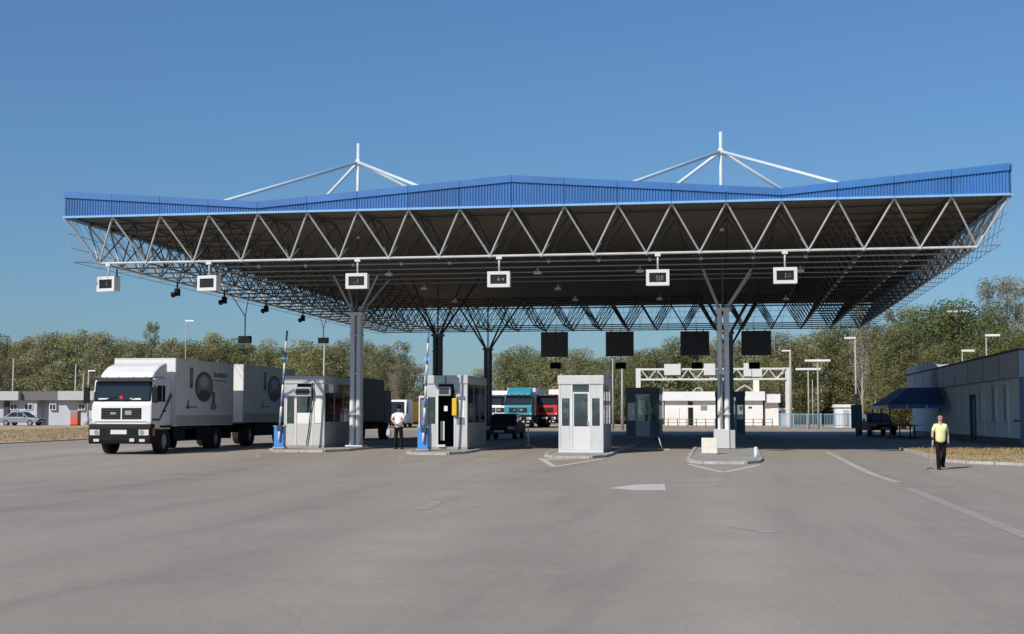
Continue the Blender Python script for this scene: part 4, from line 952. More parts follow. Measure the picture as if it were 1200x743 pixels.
# blue tent-like awning beside the building
aw = empty('awning', (10.6, 84, gz(84)), world=True); tag(aw, 'dark blue hipped fabric awning on posts beside the grey building', 'awning')
ga = gz(82); AX0, AX1, AY0, AY1 = 8.9, 12.0, 80.0, 89.5; z0, z1 = ga + 1.95, ga + 2.95; rx0, rx1, ry0, ry1 = 10.3, 12.0, 82.4, 88.5
def cloth(nm, q, m='awning'):
    o = MB().add(q + [(x, y, z - .03) for x, y, z in q], [(0,1,2,3),(7,6,5,4),(0,4,5,1),(1,5,6,2),(2,6,7,3),(3,7,4,0)]).build(nm, M[m], aw); fixn(o.data); return o
fr = cloth('canvas', [(AX0, AY0, z0), (AX1, AY0, z0), (rx1, ry0, z1), (rx0, ry0, z1)]); cloth('canvas', [(AX0, AY1, z0), (AX0, AY0, z0 - .002), (rx0, ry0, z1 - .002), (rx0, ry1, z1)]); cloth('canvas', [(rx0, ry0 + .02, z1), (rx1, ry0 + .02, z1), (rx1, ry1, z1 + .02), (rx0, ry1, z1 + .02)])
for k in range(3): MB().box(AX0 + 1.05 * k, AX0 + 1.05 * k + .98, AY0 - .03, AY0 - .005, z0 - .22, z0 - .035).build('valance', M['blue_panel'], fr)
for k in range(4): MB().box(AX0 - .03, AX0 - .005, AY0 + 2.36 * k, AY0 + 2.36 * k + 2.3, z0 - .22, z0 - .035).build('valance', M['blue_panel'], fr)
for x, y in ((AX0 + .06, AY0 + .06), (AX1 - .3, AY0 + .06), (AX0 + .06, 84.7), (AX0 + .06, AY1 - .06)): MB().tube((x, y, gz(y)), (x, y, z0 - .03), .04, .04, 8).build('post', M['dark_grey'], aw)
def table(x, y, label):
    t = empty('cafe_table', g0(x, y)); tag(t, label, 'table', 'tables under the awning')
    MB().tube((0, 0, .72), (0, 0, .75), .4, .4, 14).build('top', M['dark_grey'], t); MB().tube((0, 0, 0), (0, 0, .72), .04, .04, 6).build('leg', M['black'], t)
    MB().tube((0, 0, 0), (0, 0, .03), .25, .25, 10).build('foot', M['black'], t)
table(10.2, 81.2, 'round dark table under the near end of the blue awning'); table(10.8, 84.0, 'round dark table under the middle of the blue awning'); table(10.3, 87.0, 'round dark table under the far end of the blue awning')
# dark notice panel on a post left of the awning
p = at(1004, 497, 84); np_ = empty('information_sign', g0(p.x, 84)); tag(np_, 'dark upright notice panel on a post left of the blue awning', 'sign')
MB().tube((0, 0, 0), (0, 0, 2.0), .05, .05, 8).build('post', M['dark_grey'], np_); MB().box(-.32, .32, -.06, .06, .55, 1.95).build('panel', M['fascia_dark'], np_, bevel=.01)

# ------------------------------------------------------------------ far low building on the left
Y = 135; gl = gz(Y)
def lx(px): return at(px, 480, Y).x
fb = empty('low_building', (lx(40), Y, gl), world=True); tag(fb, 'low flat-roofed pale building before the trees at far left', 'building')
zt0, zt1 = at(40, 469, Y).z, at(40, 458.5, Y).z
for x0, x1, m, dy in ((-40, 24.5, 'fascia_light', -.6), (24.5, 70.5, 'fascia_dark', 0), (70.5, 114, 'fascia_light', -.6)):
    MB().box(lx(x0) + .01, lx(x1) - .01, Y + dy, Y + 9, zt0, zt1).build('roof_edge', M[m], fb)
MB().box(lx(-40), lx(41), Y + .4, Y + 8.8, gl - .1, zt0).build('wall', M['wall_far'], fb)
MB().box(lx(41), lx(54), Y + 1.6, Y + 8.8, gl - .1, zt0).build('wall', M['fascia_grey'], fb)
MB().box(lx(54), lx(112), Y + .6, Y + 8.8, gl - .1, zt0).build('wall', M['wall_far'], fb)
for x0, x1 in ((10, 19), (26.5, 36.5), (56, 64), (90, 98)):
    a, b = at(x0, 480.5, Y), at(x1, 473, Y); w = MB().box(a.x, b.x, Y + .30, Y + .58, a.z, b.z).build('window', M['white'], fb)
    mdl = (a.x + b.x) / 2
    for u, v in ((a.x + .08, mdl - .04), (mdl + .04, b.x - .08)): MB().box(u, v, Y + .28, Y + .299, a.z + .08, b.z - .08).build('pane', M['dark_glass'], w)
MB().box(lx(3), lx(9), Y + .2, Y + .39, gl, zt0 - .1).build('door', M['dark_grey'], fb)
p = at(88.5, 495, 129); vm = empty('kiosk', g0(p.x, 129)); tag(vm, 'small orange-red kiosk machine before the low building at far left', 'kiosk')
MB().box(-.4, .4, -.35, .35, .1, 1.5).build('body', M['orange_red'], vm, bevel=.04); MB().box(-.34, .34, -.36, -.351, .9, 1.4).build('screen', M['print_mid'], vm); MB().box(-.42, .42, -.38, .38, 0, .1).build('base', M['black'], vm)
p = at(101.5, 496, 128); wb = empty('white_tank', g0(p.x, 128)); tag(wb, 'pale upright tank right of the orange kiosk at far left', 'tank')
MB().tube((0, 0, .1), (0, 0, .8), .26, .26, 14).sphere((0, 0, .8), .26, .26, .14, 14, 6).build('vessel', M['wall_far'], wb, smooth=True); MB().box(-.3, .3, -.3, .3, 0, .1).build('base', M['kerb'], wb)

# ------------------------------------------------------------------ white building seen under the canopy
Y = 140; gw = gz(Y)
def wx(px): return at(px, 480, Y).x
def wz(py): return at(830, py, Y).z
wbld = empty('white_building', (wx(840), Y, gw), world=True); tag(wbld, 'long low white building seen under the canopy behind the right column', 'building')
MB().box(wx(779), wx(894), Y, Y + 9, gw - .1, wz(469.5)).build('wall', M['wall_white'], wbld)
MB().box(wx(896), wx(912.5), Y + .4, Y + 9, gw - .1, wz(472)).build('wall', M['wall_white'], wbld)
MB().box(wx(776), wx(896.5), Y - .5, Y + 9.2, wz(469.5), wz(459)).build('roof', M['wall_white'], wbld)
MB().box(wx(897), wx(914.5), Y - .2, Y + 9.2, wz(472), wz(462)).build('roof', M['wall_white'], wbld)
MB().box(wx(771.5), wx(777.5), Y + .3, Y + 5, wz(490), wz(463)).build('side_wall', M['fascia_light'], wbld)
gd = MB().box(wx(780), wx(796), Y - .06, Y - .003, gw, wz(478)).build('garage_door', M['blind'], wbld)
for k in range(4): MB().box(wx(780.5), wx(795.5), Y - .075, Y - .061, gw + .25 + .27 * k, gw + .27 + .27 * k).build('slat', M['fascia_light'], gd)
MB().box(wx(806.3), wx(812), Y - .06, Y - .003, gw, wz(477.5)).build('door', M['black'], wbld); MB().box(wx(806.3), wx(812), Y - .06, Y - .003, wz(474.5), wz(470.5)).build('transom', M['dark_glass'], wbld)
w = MB().box(wx(821), wx(828.5), Y - .06, Y - .003, wz(480.5), wz(475)).build('window', M['fascia_light'], wbld)
for k in range(2): MB().box(wx(821.5 + 3.5 * k), wx(824.5 + 3.5 * k), Y - .075, Y - .061, wz(480), wz(475.5)).build('pane', M['print_mid'], w)
MB().box(wx(877), wx(881), Y - .06, Y - .003, wz(478.5), wz(476.5)).build('vent', M['dark_grey'], wbld)
MB().box(wx(884), wx(891), Y + 4, Y + 6, wz(459), wz(444.5)).build('chimney', M['cream'], wbld)
MB().path([(wx(811), Y + 4, wz(458.5)), (wx(815), Y + 4, wz(454)), (wx(820), Y + 4, wz(453.5)), (wx(823), Y + 4, wz(458.5))], .08).build('roof_pipe', M['pole'], wbld)
MB().path([(wx(862), Y + 4, wz(458.5)), (wx(868), Y + 4, wz(454)), (wx(874), Y + 4, wz(450.5)), (wx(881), Y + 4, wz(455)), (wx(884), Y + 4, wz(458.5))], .1).build('roof_pipe', M['pole'], wbld)
# low mesh fence and pale kerb before it
tag(sheet('gravel', frange(106.5, 112, 2.75), lambda y: -20, lambda y: 40, .012, M['gravel'], 8), kind='structure')
fw = empty('wire_fence', (wx(830), 126, gz(126)), world=True); tag(fw, 'low rusty wire fence before the white building', 'fence')
fx0, fx1 = at(772, 490, 126).x, at(905, 490, 126).x
for k in range(13): x = fx0 + (fx1 - fx0) * k / 12; MB().box(x - .04, x + .04, 125.96, 126.04, gz(126), gz(126) + .75).build('post', M['bark'], fw)
for z in (.1, .4, .72): MB().box(fx0, fx1, 125.985, 126.015, gz(126) + z - .02, gz(126) + z + .02).build('rail', M['bark'], fw)
lk = sheet('pale_kerb', frange(105.6, 106.0, .4), lambda y: -30, lambda y: 30, .12, M['kerb'], 8); tag(lk, kind='structure')
# ------------------------------------------------------------------ white sign gantry
Y = 128; gg = gz(Y)
ga_ = empty('sign_gantry', (at(835, 490, Y).x, Y, gg), world=True); tag(ga_, 'white lattice sign gantry on two posts seen under the canopy', 'gantry')
def gx(px): return at(px, 440, Y).x
z0, z1 = at(830, 444.5, Y).z, at(830, 432.5, Y).z
for px in (748, 923): MB().box(gx(px) - .22, gx(px) + .22, Y - .2, Y + .2, gg, z1 + .1).build('post', M['white'], ga_)
for z in (z0, z1):
    for y in (-.3, .3): MB().box(gx(748) + .22, gx(923) - .22, Y + y - .06, Y + y + .06, z - .08, z + .08).build('boom', M['white'], ga_)
for k in range(18):
    a = gx(748) + .25 + (gx(923) - gx(748) - .5) * k / 18; b = gx(748) + .25 + (gx(923) - gx(748) - .5) * (k + 1) / 18
    MB().tube((a, Y - .3, z0 if k % 2 else z1), (b, Y - .3, z1 if k % 2 else z0), .05, .05, 6).build('lattice_bar', M['white'], ga_)
MB().tube((gx(923), Y, z1 - .1), (gx(908), Y, z0), .06, .06, 6).build('brace', M['white'], ga_)
for x0, x1, y0, y1 in ((778.5, 797.5, 439.5, 426.5), (825, 838, 439.5, 426), (871.5, 880.5, 441, 425.5), (872, 893, 441.5, 431.5)):
    a, b = at(x0, y0, Y - .5), at(x1, y1, Y - .5); MB().box(a.x, b.x, Y - (.55 if y1 < 431 else .45), Y - (.4 if y1 < 431 else .36), a.z, b.z).build('panel', M['white'], ga_)
# ------------------------------------------------------------------ blue railing fence, small sheds
Y = 116; bf = empty('railing_fence', (at(960, 490, Y).x, Y, gz(Y)), world=True); tag(bf, 'pale blue railing fence behind the canopy, right of the white building', 'fence')
x0, x1 = at(914, 490, Y).x, at(1075, 490, Y).x; n = 90
for k in range(11): x = x0 + (x1 - x0) * k / 10; MB().box(x - .05, x + .05, Y - .05, Y + .05, gz(Y), gz(Y) + 1.3).build('post', M['fence_blue'], bf)
for z in (.25, 1.18): MB().box(x0, x1, Y - .025, Y + .025, gz(Y) + z, gz(Y) + z + .07).build('rail', M['fence_blue'], bf)
for k in range(n): x = x0 + (x1 - x0) * (k + .5) / n; MB().box(x - .018, x + .018, Y - .018, Y + .018, gz(Y) + .2, gz(Y) + 1.25).build('baluster', M['fence_blue'], bf)
def shed(px0, px1, py, Y, label, m):
    a, b = at(px0, py, Y), at(px1, py, Y); t = empty('shed', ((a.x + b.x) / 2, Y, gz(Y)), world=True); tag(t, label, 'shed')
    MB().box(a.x, b.x, Y, Y + 2.5, gz(Y) - .05, a.z - .25).build('wall', M[m], t); MB().box(a.x - .12, b.x + .12, Y - .15, Y + 2.65, a.z - .25, a.z).build('roof', M['wall_white'], t)
    MB().box((a.x*.6 + b.x*.4), (a.x*.25 + b.x*.75), Y - .03, Y - .002, gz(Y), a.z - .5).build('door', M['fascia_light'], t)
shed(979.5, 1000, 474, 124, 'small white shed behind the blue railing fence', 'wall_white')
shed(915.5, 928, 478, 131, 'tiny pale blue shed right of the gantry post', 'wall_far')
# ------------------------------------------------------------------ street lamps
def lamp(px, py_top, Y, label, kind='arm', base=None, r=.07, mt='pole'):
    top = at(px, py_top, Y); z0 = gz(Y) if base is None else base; H = top.z - z0
    t = empty('street_lamp', (top.x, Y, z0)); tag(t, label, 'lamp post', 'lamp posts in the background')
    MB().tube((0, 0, 0), (0, 0, H), r * 1.3, r * .7, 8).build('pole', M[mt], t, smooth=True)
    if kind == 'arm': MB().box(-.75, .05, -.09, .09, H - .06, H + .06).build('lamp_head', M['wall_white'], t)
    if kind == 'armr': MB().box(-.05, .75, -.09, .09, H - .06, H + .06).build('lamp_head', M['wall_white'], t)
    if kind == 'tee': MB().box(-1.0, 1.0, -.12, .12, H - .08, H + .08).build('lamp_head', M['wall_white'], t)
    if kind == 'horn':
        hd = MB().add([(-.55, -.1, H + .25), (-.1, -.1, H + .05), (-.1, .1, H + .05), (-.55, .1, H + .25), (-.5, -.1, H + .35), (-.05, -.1, H + .2), (-.05, .1, H + .2), (-.5, .1, H + .35)], [(0,1,2,3),(7,6,5,4),(0,4,5,1),(1,5,6,2),(2,6,7,3),(3,7,4,0)]).build('lamp_head', M['wall_white'], t); fixn(hd.data)
lamp(1002, 396, 100, 'tall street lamp standing above the dark notice panel', 'arm', r=.075)
lamp(958, 422.5, 112, 'flat-headed street lamp between the gantry and the tall lamp, taller of the close pair', 'tee')
lamp(947, 432.5, 114, 'flat-headed street lamp between the gantry and the tall lamp, shorter of the close pair', 'tee')
lamp(952, 445, 122, 'thin pole between the close pair of flat-headed lamps', 'none', r=.05)
lamp(926, 411, 124, 'street lamp with a short arm right behind the gantry post', 'arm', r=.12)
lamp(1025.5, 440, 120, 'thin pole among the trees left of the blue awning', 'none', r=.06)
lamp(1120, 365, 118, 'tall flat-headed street lamp rising among the trees above the grey building', 'tee', r=.09)
lamp(1155.5, 393, 80, 'small lamp above the grey building roof, nearer the right edge', 'armr', r=.05)
lamp(1127.5, 411, 90, 'small lamp above the grey building roof, farther from the right edge', 'armr', r=.05)
lamp(104, 434.5, 132, 'street lamp with a pale head left of the truck cab', 'armr', r=.09)
lamp(98, 437, 136, 'bare pole left of the pale-headed lamp beside the truck cab', 'none', r=.08)
lamp(89, 427, 136, 'taller bare pole above the right end of the low building', 'none', r=.09)
lamp(16, 420, 145, 'bare pole among the trees at the left edge', 'none', r=.1)
lamp(218, 376, 110, 'thin antenna-like street lamp rising above the truck box', 'armr', r=.035)
lamp(380, 404, 110, 'grey pole rising behind the leftmost booth', 'none', r=.09)
lamp(718, 420, 108, 'left pole of two behind the clean white booth', 'none', r=.07)
lamp(729, 430, 108, 'right pole of two behind the clean white booth', 'none', r=.10)

# ------------------------------------------------------------------ trees
def tree_mesh(seed, H, W, n, leafm, leaf=.34, base=.18, kind='round', trunkm='bark'):
    rnd = random.Random(seed); tr = MB(); cr = MB()
    limbs = []
    top = Vector((rnd.uniform(-.3, .3), rnd.uniform(-.3, .3), H * (.8 if kind == 'round' else .95)))
    q = .55 if kind == 'tall' else 1.0
    tr.tube((0, 0, 0), top * .5, (.016 * H + .06) * q, (.011 * H + .03) * q, 7, False); tr.tube(top * .5, top, (.011 * H + .03) * q, .02, 6, False)
    clumps = []
    nb = 30 if kind == 'round' else 16
    for k in range(nb):
        f = base + (1 - base) * (k + .5) / nb; a = k * 2.4 + rnd.uniform(-.4, .4)
        if kind == 'round':
            rad = W * .5 * (math.sin(math.pi * min(1, max(.12, (f - base * .5) / (1 - base * .5))) ** .8) ** .6) * rnd.uniform(.55, .95)
            tip = Vector((math.cos(a) * rad, math.sin(a) * rad, H * f * .91 + rnd.uniform(-.2, .4))); st = top * max(.15, f - .22)
        else:
            rad = W * .5 * rnd.uniform(.3, .9) * (1.05 - .55 * f); tip = Vector((math.cos(a) * rad, math.sin(a) * rad, H * min(1.0, f + .16))); st = top * max(.12, f * .75 - .05)
        tr.tube(st, st.lerp(tip, .55) + Vector((0, 0, -.15)), .05, .035, 5, False); tr.tube(st.lerp(tip, .55) + Vector((0, 0, -.15)), tip, .035, .012, 4, False)
        s = rnd.uniform(.7, 1.25) * W * (.165 if kind == 'round' else .15)
        clumps.append((tip, s, s * (.78 if kind == 'round' else 1.6)))
        if kind != 'round' or k % 3 == 0: clumps.append((st.lerp(tip, .6), s * .85, s * .85 * (.8 if kind == 'round' else 1.7)))
    clumps.append((top + Vector((0, 0, .2)), W * .16, W * .16))
    tot = sum(c[1] ** 2 for c in clumps)
    for c, rx, rz in clumps:
        for _ in range(int(n * rx * rx / tot)):
            while True:
                v = Vector((rnd.uniform(-1, 1), rnd.uniform(-1, 1), rnd.uniform(-1, 1)))
                if .1 < v.length < 1: break
            o = v.normalized(); v = o * (rnd.uniform(.62, 1.0) if rnd.random() < .8 else rnd.uniform(.2, 1.12))
            p = c + Vector((v.x * rx, v.y * rx, v.z * rz))
            if p.z < .25: p.z = rnd.uniform(.25, 1)
            a = (o * 1.15 + Vector((rnd.gauss(0, 1), rnd.gauss(0, 1), rnd.gauss(0, 1))) * .55).normalized(); b = a.orthogonal().normalized(); b = (Matrix.Rotation(rnd.uniform(0, 6.28), 3, a) @ b)
            u = a.cross(b); s = leaf * rnd.uniform(.5, 1.2); w = s * rnd.uniform(.5, .9)
            cr.add([p - b * s * .6, p + u * w * .5, p + b * s * .6, p - u * w * .5], [(0, 1, 2, 3)])
    return tr.mesh('trunk', M[trunkm]), cr.mesh('crown', M[leafm])
PROTO = {}
for i in range(5): PROTO['olive%d' % i] = tree_mesh(10 + i, 10, 5.6, 11000, 'leaf_olive', 0.165, .06)
for i in range(5): PROTO['green%d' % i] = tree_mesh(30 + i, 10, 6.4, 11000, 'leaf_green', 0.17, .06)
for i in range(3): PROTO['dark%d' % i] = tree_mesh(50 + i, 10, 7.4, 13000, 'leaf_dark', .17, .04)
for i in range(3): PROTO['tall%d' % i] = tree_mesh(70 + i, 14, 4.2, 5200, 'leaf_pale', 0.15, .3, 'tall', 'bark_pale')
for i in range(2): PROTO['slim%d' % i] = tree_mesh(80 + i, 12, 3.4, 5000, 'leaf_olive', 0.15, .12, 'tall')
PH = {'olive': 10, 'green': 10, 'dark': 10, 'tall': 14, 'slim': 12}
rt = random.Random(77)
def tree(px, py_top, Y, kind, label, wide=1.0, group=None):
    cnt = {'olive': 5, 'green': 5, 'dark': 3, 'tall': 3, 'slim': 2}[kind]
    k = kind + str(rt.randrange(cnt)); top = at(px, py_top, Y); H = top.z - gz(Y); s = H / PH[kind] / .97
    t = empty('tree', (top.x, Y, gz(Y)), rt.uniform(0, 6.28)); t.scale = (s * wide, s * wide, s); tag(t, label, 'tree', group)
    tr, cr = PROTO[k]
    link('trunk', tr, t, False); link('crown', cr, t, False)
NAMES = ['first', 'second', 'third', 'fourth', 'fifth', 'sixth', 'seventh', 'eighth', 'ninth', 'tenth', 'eleventh', 'twelfth']
def row(pxs, Y, kinds, fmt, group, jitter=3, dy=6):
    for i, (px, py) in enumerate(pxs):
        k = kinds[i % len(kinds)]
        lab = {'olive': 'olive brown', 'green': 'bushy green', 'dark': 'dark green', 'tall': 'pale thin', 'slim': 'slim olive'}[k]
        tree(px, py + rt.uniform(-jitter, jitter), Y + rt.uniform(-dy, dy), k, fmt % (lab, NAMES[i % 12]), rt.uniform(.95, 1.35), group)
GL = 'trees in the wood behind the left side'
row([(-30, 392), (2, 393), (32, 391), (60, 386), (92, 388)], 150, ['olive', 'green', 'olive', 'olive', 'green'], '%s tree above the low building at far left, %s from the left edge', GL)
row([(118, 390), (142, 396), (162, 394), (178, 384), (203, 393)], 152, ['olive', 'green', 'olive', 'slim', 'olive'], '%s tree behind the truck cab, %s of five from the left', GL)
row([(226, 394), (249, 389), (268, 395), (292, 396), (314, 399)], 150, ['green', 'olive', 'green', 'olive', 'green'], '%s tree behind the truck box, %s of five from the left', GL)
row([(338, 402), (360, 400), (382, 402), (404, 400), (430, 402), (452, 402), (474, 408)], 148, ['olive', 'green', 'olive', 'green', 'green', 'olive', 'slim'], '%s tree between the two left booths, %s of seven from left', GL)
row([(-16, 402), (18, 398), (47, 396), (77, 396), (105, 400), (132, 404), (155, 402), (190, 402), (216, 404), (240, 402), (262, 404), (282, 406)], 168, ['green', 'olive'], '%s tree in the rear row left of the canopy, %s from the left', GL)
row([(306, 408), (328, 410), (350, 408), (372, 410), (394, 408), (418, 408), (442, 410), (462, 412), (484, 424)], 166, ['olive', 'green'], '%s tree in the rear row behind the leftmost booth, %s from the left', GL)
GM = 'trees behind the middle of the canopy'
row([(563, 436), (592, 408), (612, 406), (634, 410), (656, 414), (676, 412), (698, 420)], 158, ['green', 'green', 'dark', 'green', 'olive', 'green', 'green'], '%s tree right of the rear column, %s of seven from left', GM)
row([(720, 416), (744, 410), (768, 402), (792, 398), (816, 396), (842, 398), (866, 398)], 162, ['green', 'green', 'olive', 'green', 'green', 'olive', 'green'], '%s tree behind the gantry, %s of seven from the left', GM)
row([(604, 418), (626, 420), (648, 422), (690, 424), (732, 420), (756, 414), (780, 410), (804, 408), (830, 406), (854, 406), (878, 404)], 180, ['green', 'dark'], '%s tree in the rear row behind the gantry, %s from the left', GM)
GR = 'trees behind the right side'
row([(892, 398), (915, 392), (940, 388), (964, 384), (988, 380), (1014, 384), (1038, 390)], 154, ['olive', 'green', 'olive', 'green', 'dark', 'green', 'olive'], '%s tree behind the lamps right of the gantry, %s of seven from left', GR)
row([(903, 406), (930, 400), (955, 398), (980, 396), (1005, 396), (1030, 396), (1052, 392)], 166, ['olive', 'green'], '%s tree in the rear row right of the gantry, %s from left', GR)
row([(1056, 376), (1078, 366), (1102, 358), (1126, 356), (1148, 366)], 118, ['green', 'dark', 'dark', 'dark', 'dark'], '%s tree rising behind the grey building, %s of five from left', GR, 2, 4)
row([(1008, 356), (1162, 344), (1178, 338), (1196, 343), (1216, 345)], 132, ['tall'], '%s sparse tree with bare upright branches, %s of five from left', GR, 2, 3)
row([(1160, 384), (1184, 388), (1210, 384), (1068, 408), (1095, 404), (1118, 402), (1142, 402)], 112, ['dark', 'dark', 'dark', 'green', 'green', 'dark', 'green'], '%s low tree close behind the grey building, %s of its row', GR, 2, 3)
row([(1046, 372), (1066, 372), (1032, 384)], 160, ['slim', 'tall', 'slim'], '%s narrow tree far behind the right canopy edge, %s of three', GR)
tree(466, 432, 140, 'tall', 'pale greyish tree beside the left edge of the open-door booth', 1.9)
# dense undergrowth along the foot of the woods
def undergrowth(name, x0, x1, Y, h, n, leafm, label, seed):
    rnd = random.Random(seed); mb = MB(); clumps = []
    x = x0
    while x < x1: clumps.append((x, Y + rnd.uniform(-4, 4), h * rnd.uniform(.4, 1.1), rnd.uniform(1.2, 2.6))); x += rnd.uniform(.9, 2.0)
    for (cx, cy, ch, cw) in clumps:
        for _ in range(n // len(clumps)):
            p = Vector((cx + rnd.gauss(0, cw * .5), cy + rnd.gauss(0, cw * .5), gz(cy) + abs(rnd.gauss(0, .5)) * ch)); a = Vector((rnd.gauss(0, 1), rnd.gauss(0, 1), rnd.gauss(0, 1))).normalized(); b = a.orthogonal().normalized(); u = a.cross(b); s = rnd.uniform(.1, .26)
            mb.add([p - b * s, p + u * s * .5, p + b * s, p - u * s * .5], [(0, 1, 2, 3)])
    return tag(mb.build(name, M[leafm]), label, 'undergrowth', kind='stuff')
undergrowth('undergrowth', -85, -2, 158, 5.0, 40000, 'leaf_olive', 'dense olive undergrowth along the foot of the left wood', 3)
undergrowth('undergrowth', -12, 36, 164, 5.0, 28000, 'leaf_green', 'dense green undergrowth behind the middle of the canopy', 4)
undergrowth('undergrowth', 22, 62, 138, 4.2, 26000, 'leaf_green', 'dense green undergrowth along the foot of the right wood', 5)
# ------------------------------------------------------------------ people
def skinned(name, pts, edges, m, parent, sub=2, root=0):
    """pts: list of ((x,y,z), rx, ry); grown with a Skin modifier into one continuous surface"""
    me = bpy.data.meshes.new(name); me.from_pydata([p[0] for p in pts], edges, []); me.update()
    o = bpy.data.objects.new(name, me); COL.objects.link(o); o.parent = parent
    sk = o.modifiers.new('skin', 'SKIN'); sk.use_smooth_shade = True
    for i, p in enumerate(pts):
        d = me.skin_vertices[0].data[i]; d.radius = (p[1], p[2]); d.use_root = (i == root)
    s = o.modifiers.new('sub', 'SUBSURF'); s.levels = sub; s.render_levels = sub
    me.materials.append(m); return o
def person(loc, rz, label, shirt, arms, legs, k=1.0, bag=False, lean=0.0):
    """arms: per side (elbow, wrist, hand dir); legs: per side (knee, ankle). Facing -y. Sizes for 1.75 m, scaled by k"""
    t = empty('person', loc, rz); t.scale = (k, k, k); tag(t, label, 'person')
    P = []; E = []
    def v(p, rx, ry=None): P.append((p, rx, ry or rx)); return len(P) - 1
    def ch(*ix):
        for a, b in zip(ix, ix[1:]): E.append((a, b))
    pel = v((0, .0, .94), .10, .085); bel = v((0, -.01, 1.10), .095, .08); che = v((0, -.01, 1.30), .10, .085); nb = v((0, .01, 1.46), .07, .065); nk = v((0, -.005, 1.53), .055, .055)
    h1 = v((0, -.02, 1.60), .075, .085); h2 = v((0, -.015, 1.68), .078, .095); h3 = v((0, -.005, 1.74), .05, .06)
    ch(pel, bel, che, nb, nk, h1, h2, h3)
    ns = v((0, -.125, 1.63), .012, .014); ch(h1, ns)
    for s in (-1, 1):
        e = v((s * .092, .005, 1.64), .012, .02); ch(h2, e)
        el, wr, hd = arms[0 if s < 0 else 1]
        sh = v((s * .165, .01, 1.39), .055, .055); a = v(el, .045); b = v(wr, .032, .034)
        hd = Vector(hd).normalized(); w = Vector(wr); palm = w + hd * .055; c = v(tuple(palm), .036, .024); ch(che, sh, a, b, c)
        side = hd.cross(Vector((s, 0, 0.001))).normalized()
        for q, (off, ln) in enumerate(((-.03, .062), (-.01, .075), (.01, .07), (.03, .055))):
            k1 = palm + hd * .035 + side * off; k2 = k1 + hd * ln * .6; k3 = k2 + (hd * .7 + Vector((-s * .5, 0, 0))).normalized() * ln * .5
            f1, f2, f3 = v(tuple(k1), .0095), v(tuple(k2), .009), v(tuple(k3), .0075); ch(c, f1, f2, f3)
        th1 = v(tuple(palm + side * -.038 - hd * .01), .011); th2 = v(tuple(palm + side * -.06 + hd * .035), .009); ch(c, th1, th2)
        kn, an = legs[0 if s < 0 else 1]
        hp = v((s * .085, .0, .87), .062, .066); kk = v(kn, .044, .048); aa = v(an, .036, .04); he = v((an[0], an[1] + .03, an[2] - .05), .035, .035); to = v((an[0] + s * .01, an[1] - .14, an[2] - .065), .034, .022)
        ch(pel, hp, kk, aa, he, to)
    body = skinned('body', P, E, M['skin'], t)
    # shirt with short sleeves
    P2 = [((0, .0, .80), .178, .135), ((0, -.01, 1.0), .172, .135), ((0, -.015, 1.22), .172, .130), ((0, .0, 1.36), .125, .10), ((0, .01, 1.46), .07, .065)]; E2 = [(0, 1), (1, 2), (2, 3), (3, 4)]
    for s in (-1, 1):
        el = Vector(arms[0 if s < 0 else 1][0]); sh = Vector((s * .165, .01, 1.385)); q = sh.lerp(el, .85)
        P2 += [(tuple(sh), .066, .066), (tuple(q), .064, .064)]; n = len(P2); E2 += [(3, n - 2), (n - 2, n - 1)]
    skinned('shirt', P2, E2, M[shirt], t)
    P3 = [((0, .0, .95), .140, .112)]; E3 = []
    for s in (-1, 1):
        kn, an = legs[0 if s < 0 else 1]
        P3 += [((s * .085, .0, .85), .092, .10), (tuple(kn), .078, .082), ((an[0], an[1] + .005, an[2] - .035), .062, .07)]; n = len(P3); E3 += [(0, n - 3), (n - 3, n - 2), (n - 2, n - 1)]
    skinned('trousers', P3, E3, M['trousers'], t)
    for s in (-1, 1):
        kn, an = legs[0 if s < 0 else 1]
        MB().prism([(an[1] + .08, an[2] - .09), (an[1] + .085, an[2] - .02), (an[1] - .03, an[2] + .0), (an[1] - .16, an[2] - .045), (an[1] - .19, an[2] - .09)], an[0] - .048, an[0] + .048).build('shoe', M['shoe'], t, bevel=.012)
        MB().sphere((s * .033, -.104, 1.655), .011).build('eye', M['hair'], t, smooth=True)
    MB().box(-.026, .026, -.112, -.098, 1.575, 1.583).build('mouth', M['red'], t)
    hr = MB(); n, m = 14, 8; vs = []; fs = []
    for j in range(m + 1):
        for i in range(n):
            a = 2 * math.pi * i / n; front = max(0, -math.sin(a)); low = math.pi * (.66 - .30 * front); th = low * j / m
            vs.append((.097 * math.sin(th) * math.cos(a), .008 + .118 * math.sin(th) * math.sin(a), 1.672 + .112 * math.cos(th)))
    for j in range(m):
        for i in range(n): fs.append((j*n+i, (j+1)*n+i, (j+1)*n+(i+1)%n, j*n+(i+1)%n))
    hr.add(vs, fs).build('hair', M['hair'], t, smooth=True)
    return t
p = on_ground(1103, 550.5)
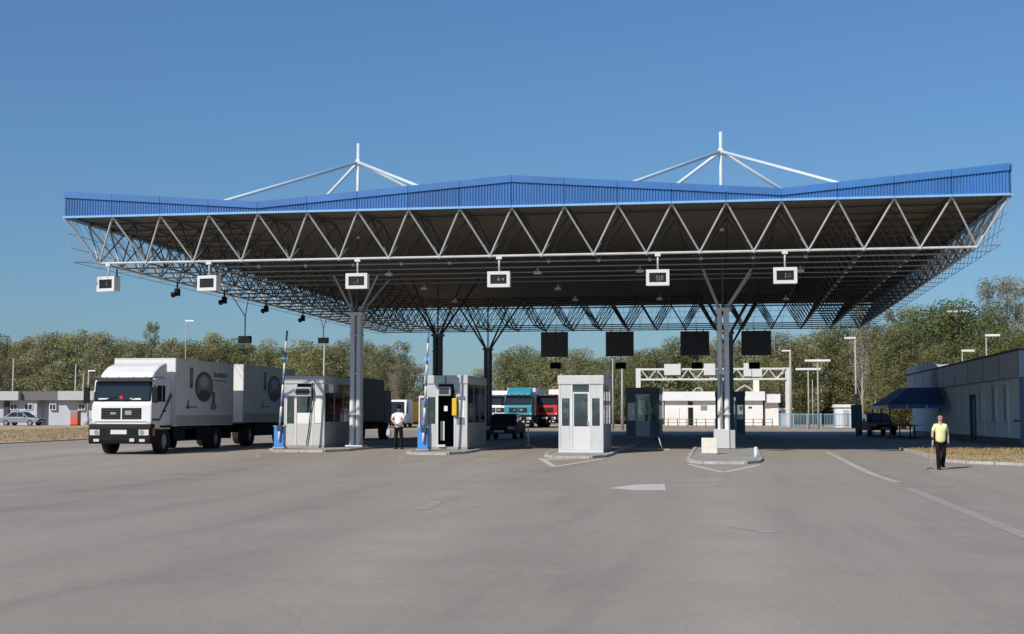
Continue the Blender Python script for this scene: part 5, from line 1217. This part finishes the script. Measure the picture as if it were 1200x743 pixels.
person((p.x, p.y, gz(p.y) + .006), R(4), 'person in a pale yellow high-visibility T-shirt and black trousers walking towards the camera', 'hivis',
       [((-.245, .02, 1.15), (-.26, -.08, .92), (-.05, -.2, -1)), ((.245, .09, 1.16), (.25, .07, .92), (.0, -.1, -1))],
       [((-.10, -.12, .51), (-.10, -.12, .09)), ((.09, .0, .49), (.10, .24, .15))], .94)
sv = empty('litter_picker', (p.x - .27, p.y - .10, gz(p.y) + .006)); tag(sv, 'thin litter picker held low by the person in yellow', 'tool')
MB().tube((.02, .0, .92), (-.02, .0, .06), .012, .010, 6).build('shaft', M['pole'], sv); MB().path([(-.02, 0, .06), (-.16, 0, .015)], .014).build('jaw', M['black'], sv)
MB().path([(-.02, 0, .06), (.03, .02, .015)], .012).build('jaw', M['black'], sv); MB().box(0, .05, -.02, .02, .86, .96).build('grip', M['black'], sv)
p = on_ground(467, 526.5)
w_ = person((p.x, p.y, gz(p.y) + .006), R(176), 'person in a white shirt and black trousers seen from behind with hands clasped', 'shirt',
       [((-.27, .10, 1.18), (-.09, .17, 1.02), (1, .15, -.35)), ((.27, .10, 1.18), (.09, .18, 1.00), (-1, .15, -.35))],
       [((-.11, -.01, .50), (-.13, .02, .09)), ((.11, -.01, .50), (.13, .02, .09))], 1.03)
bag = empty('carrier_bag', (p.x - .40, p.y - .05, gz(p.y) + .006)); tag(bag, 'pale plastic carrier bag at the side of the person in the white shirt', 'bag')
bm_ = MB(); n = 14; vs = []; fs = []
random.seed(12)
for j, (z, r) in enumerate(((.52, .05), (.55, .09), (.64, .11), (.76, .09), (.86, .03))):
    for i in range(n): a = 2*math.pi*i/n; q = r * random.uniform(.88, 1.12); vs.append((q*math.cos(a), q*.6*math.sin(a), z))
for j in range(4):
    for i in range(n): fs.append((j*n+i, j*n+(i+1)%n, (j+1)*n+(i+1)%n, (j+1)*n+i))
fs.append(tuple(range(n))[::-1]); bm_.add(vs, fs).build('sack', M['wall_far'], bag, smooth=True); MB().path([(-.04, 0, .87), (.02, 0, 1.0), (.05, 0, .87)], .008).build('handle', M['blind'], bag)
for o in bpy.data.objects:
    if '_world' in o: del o['_world']
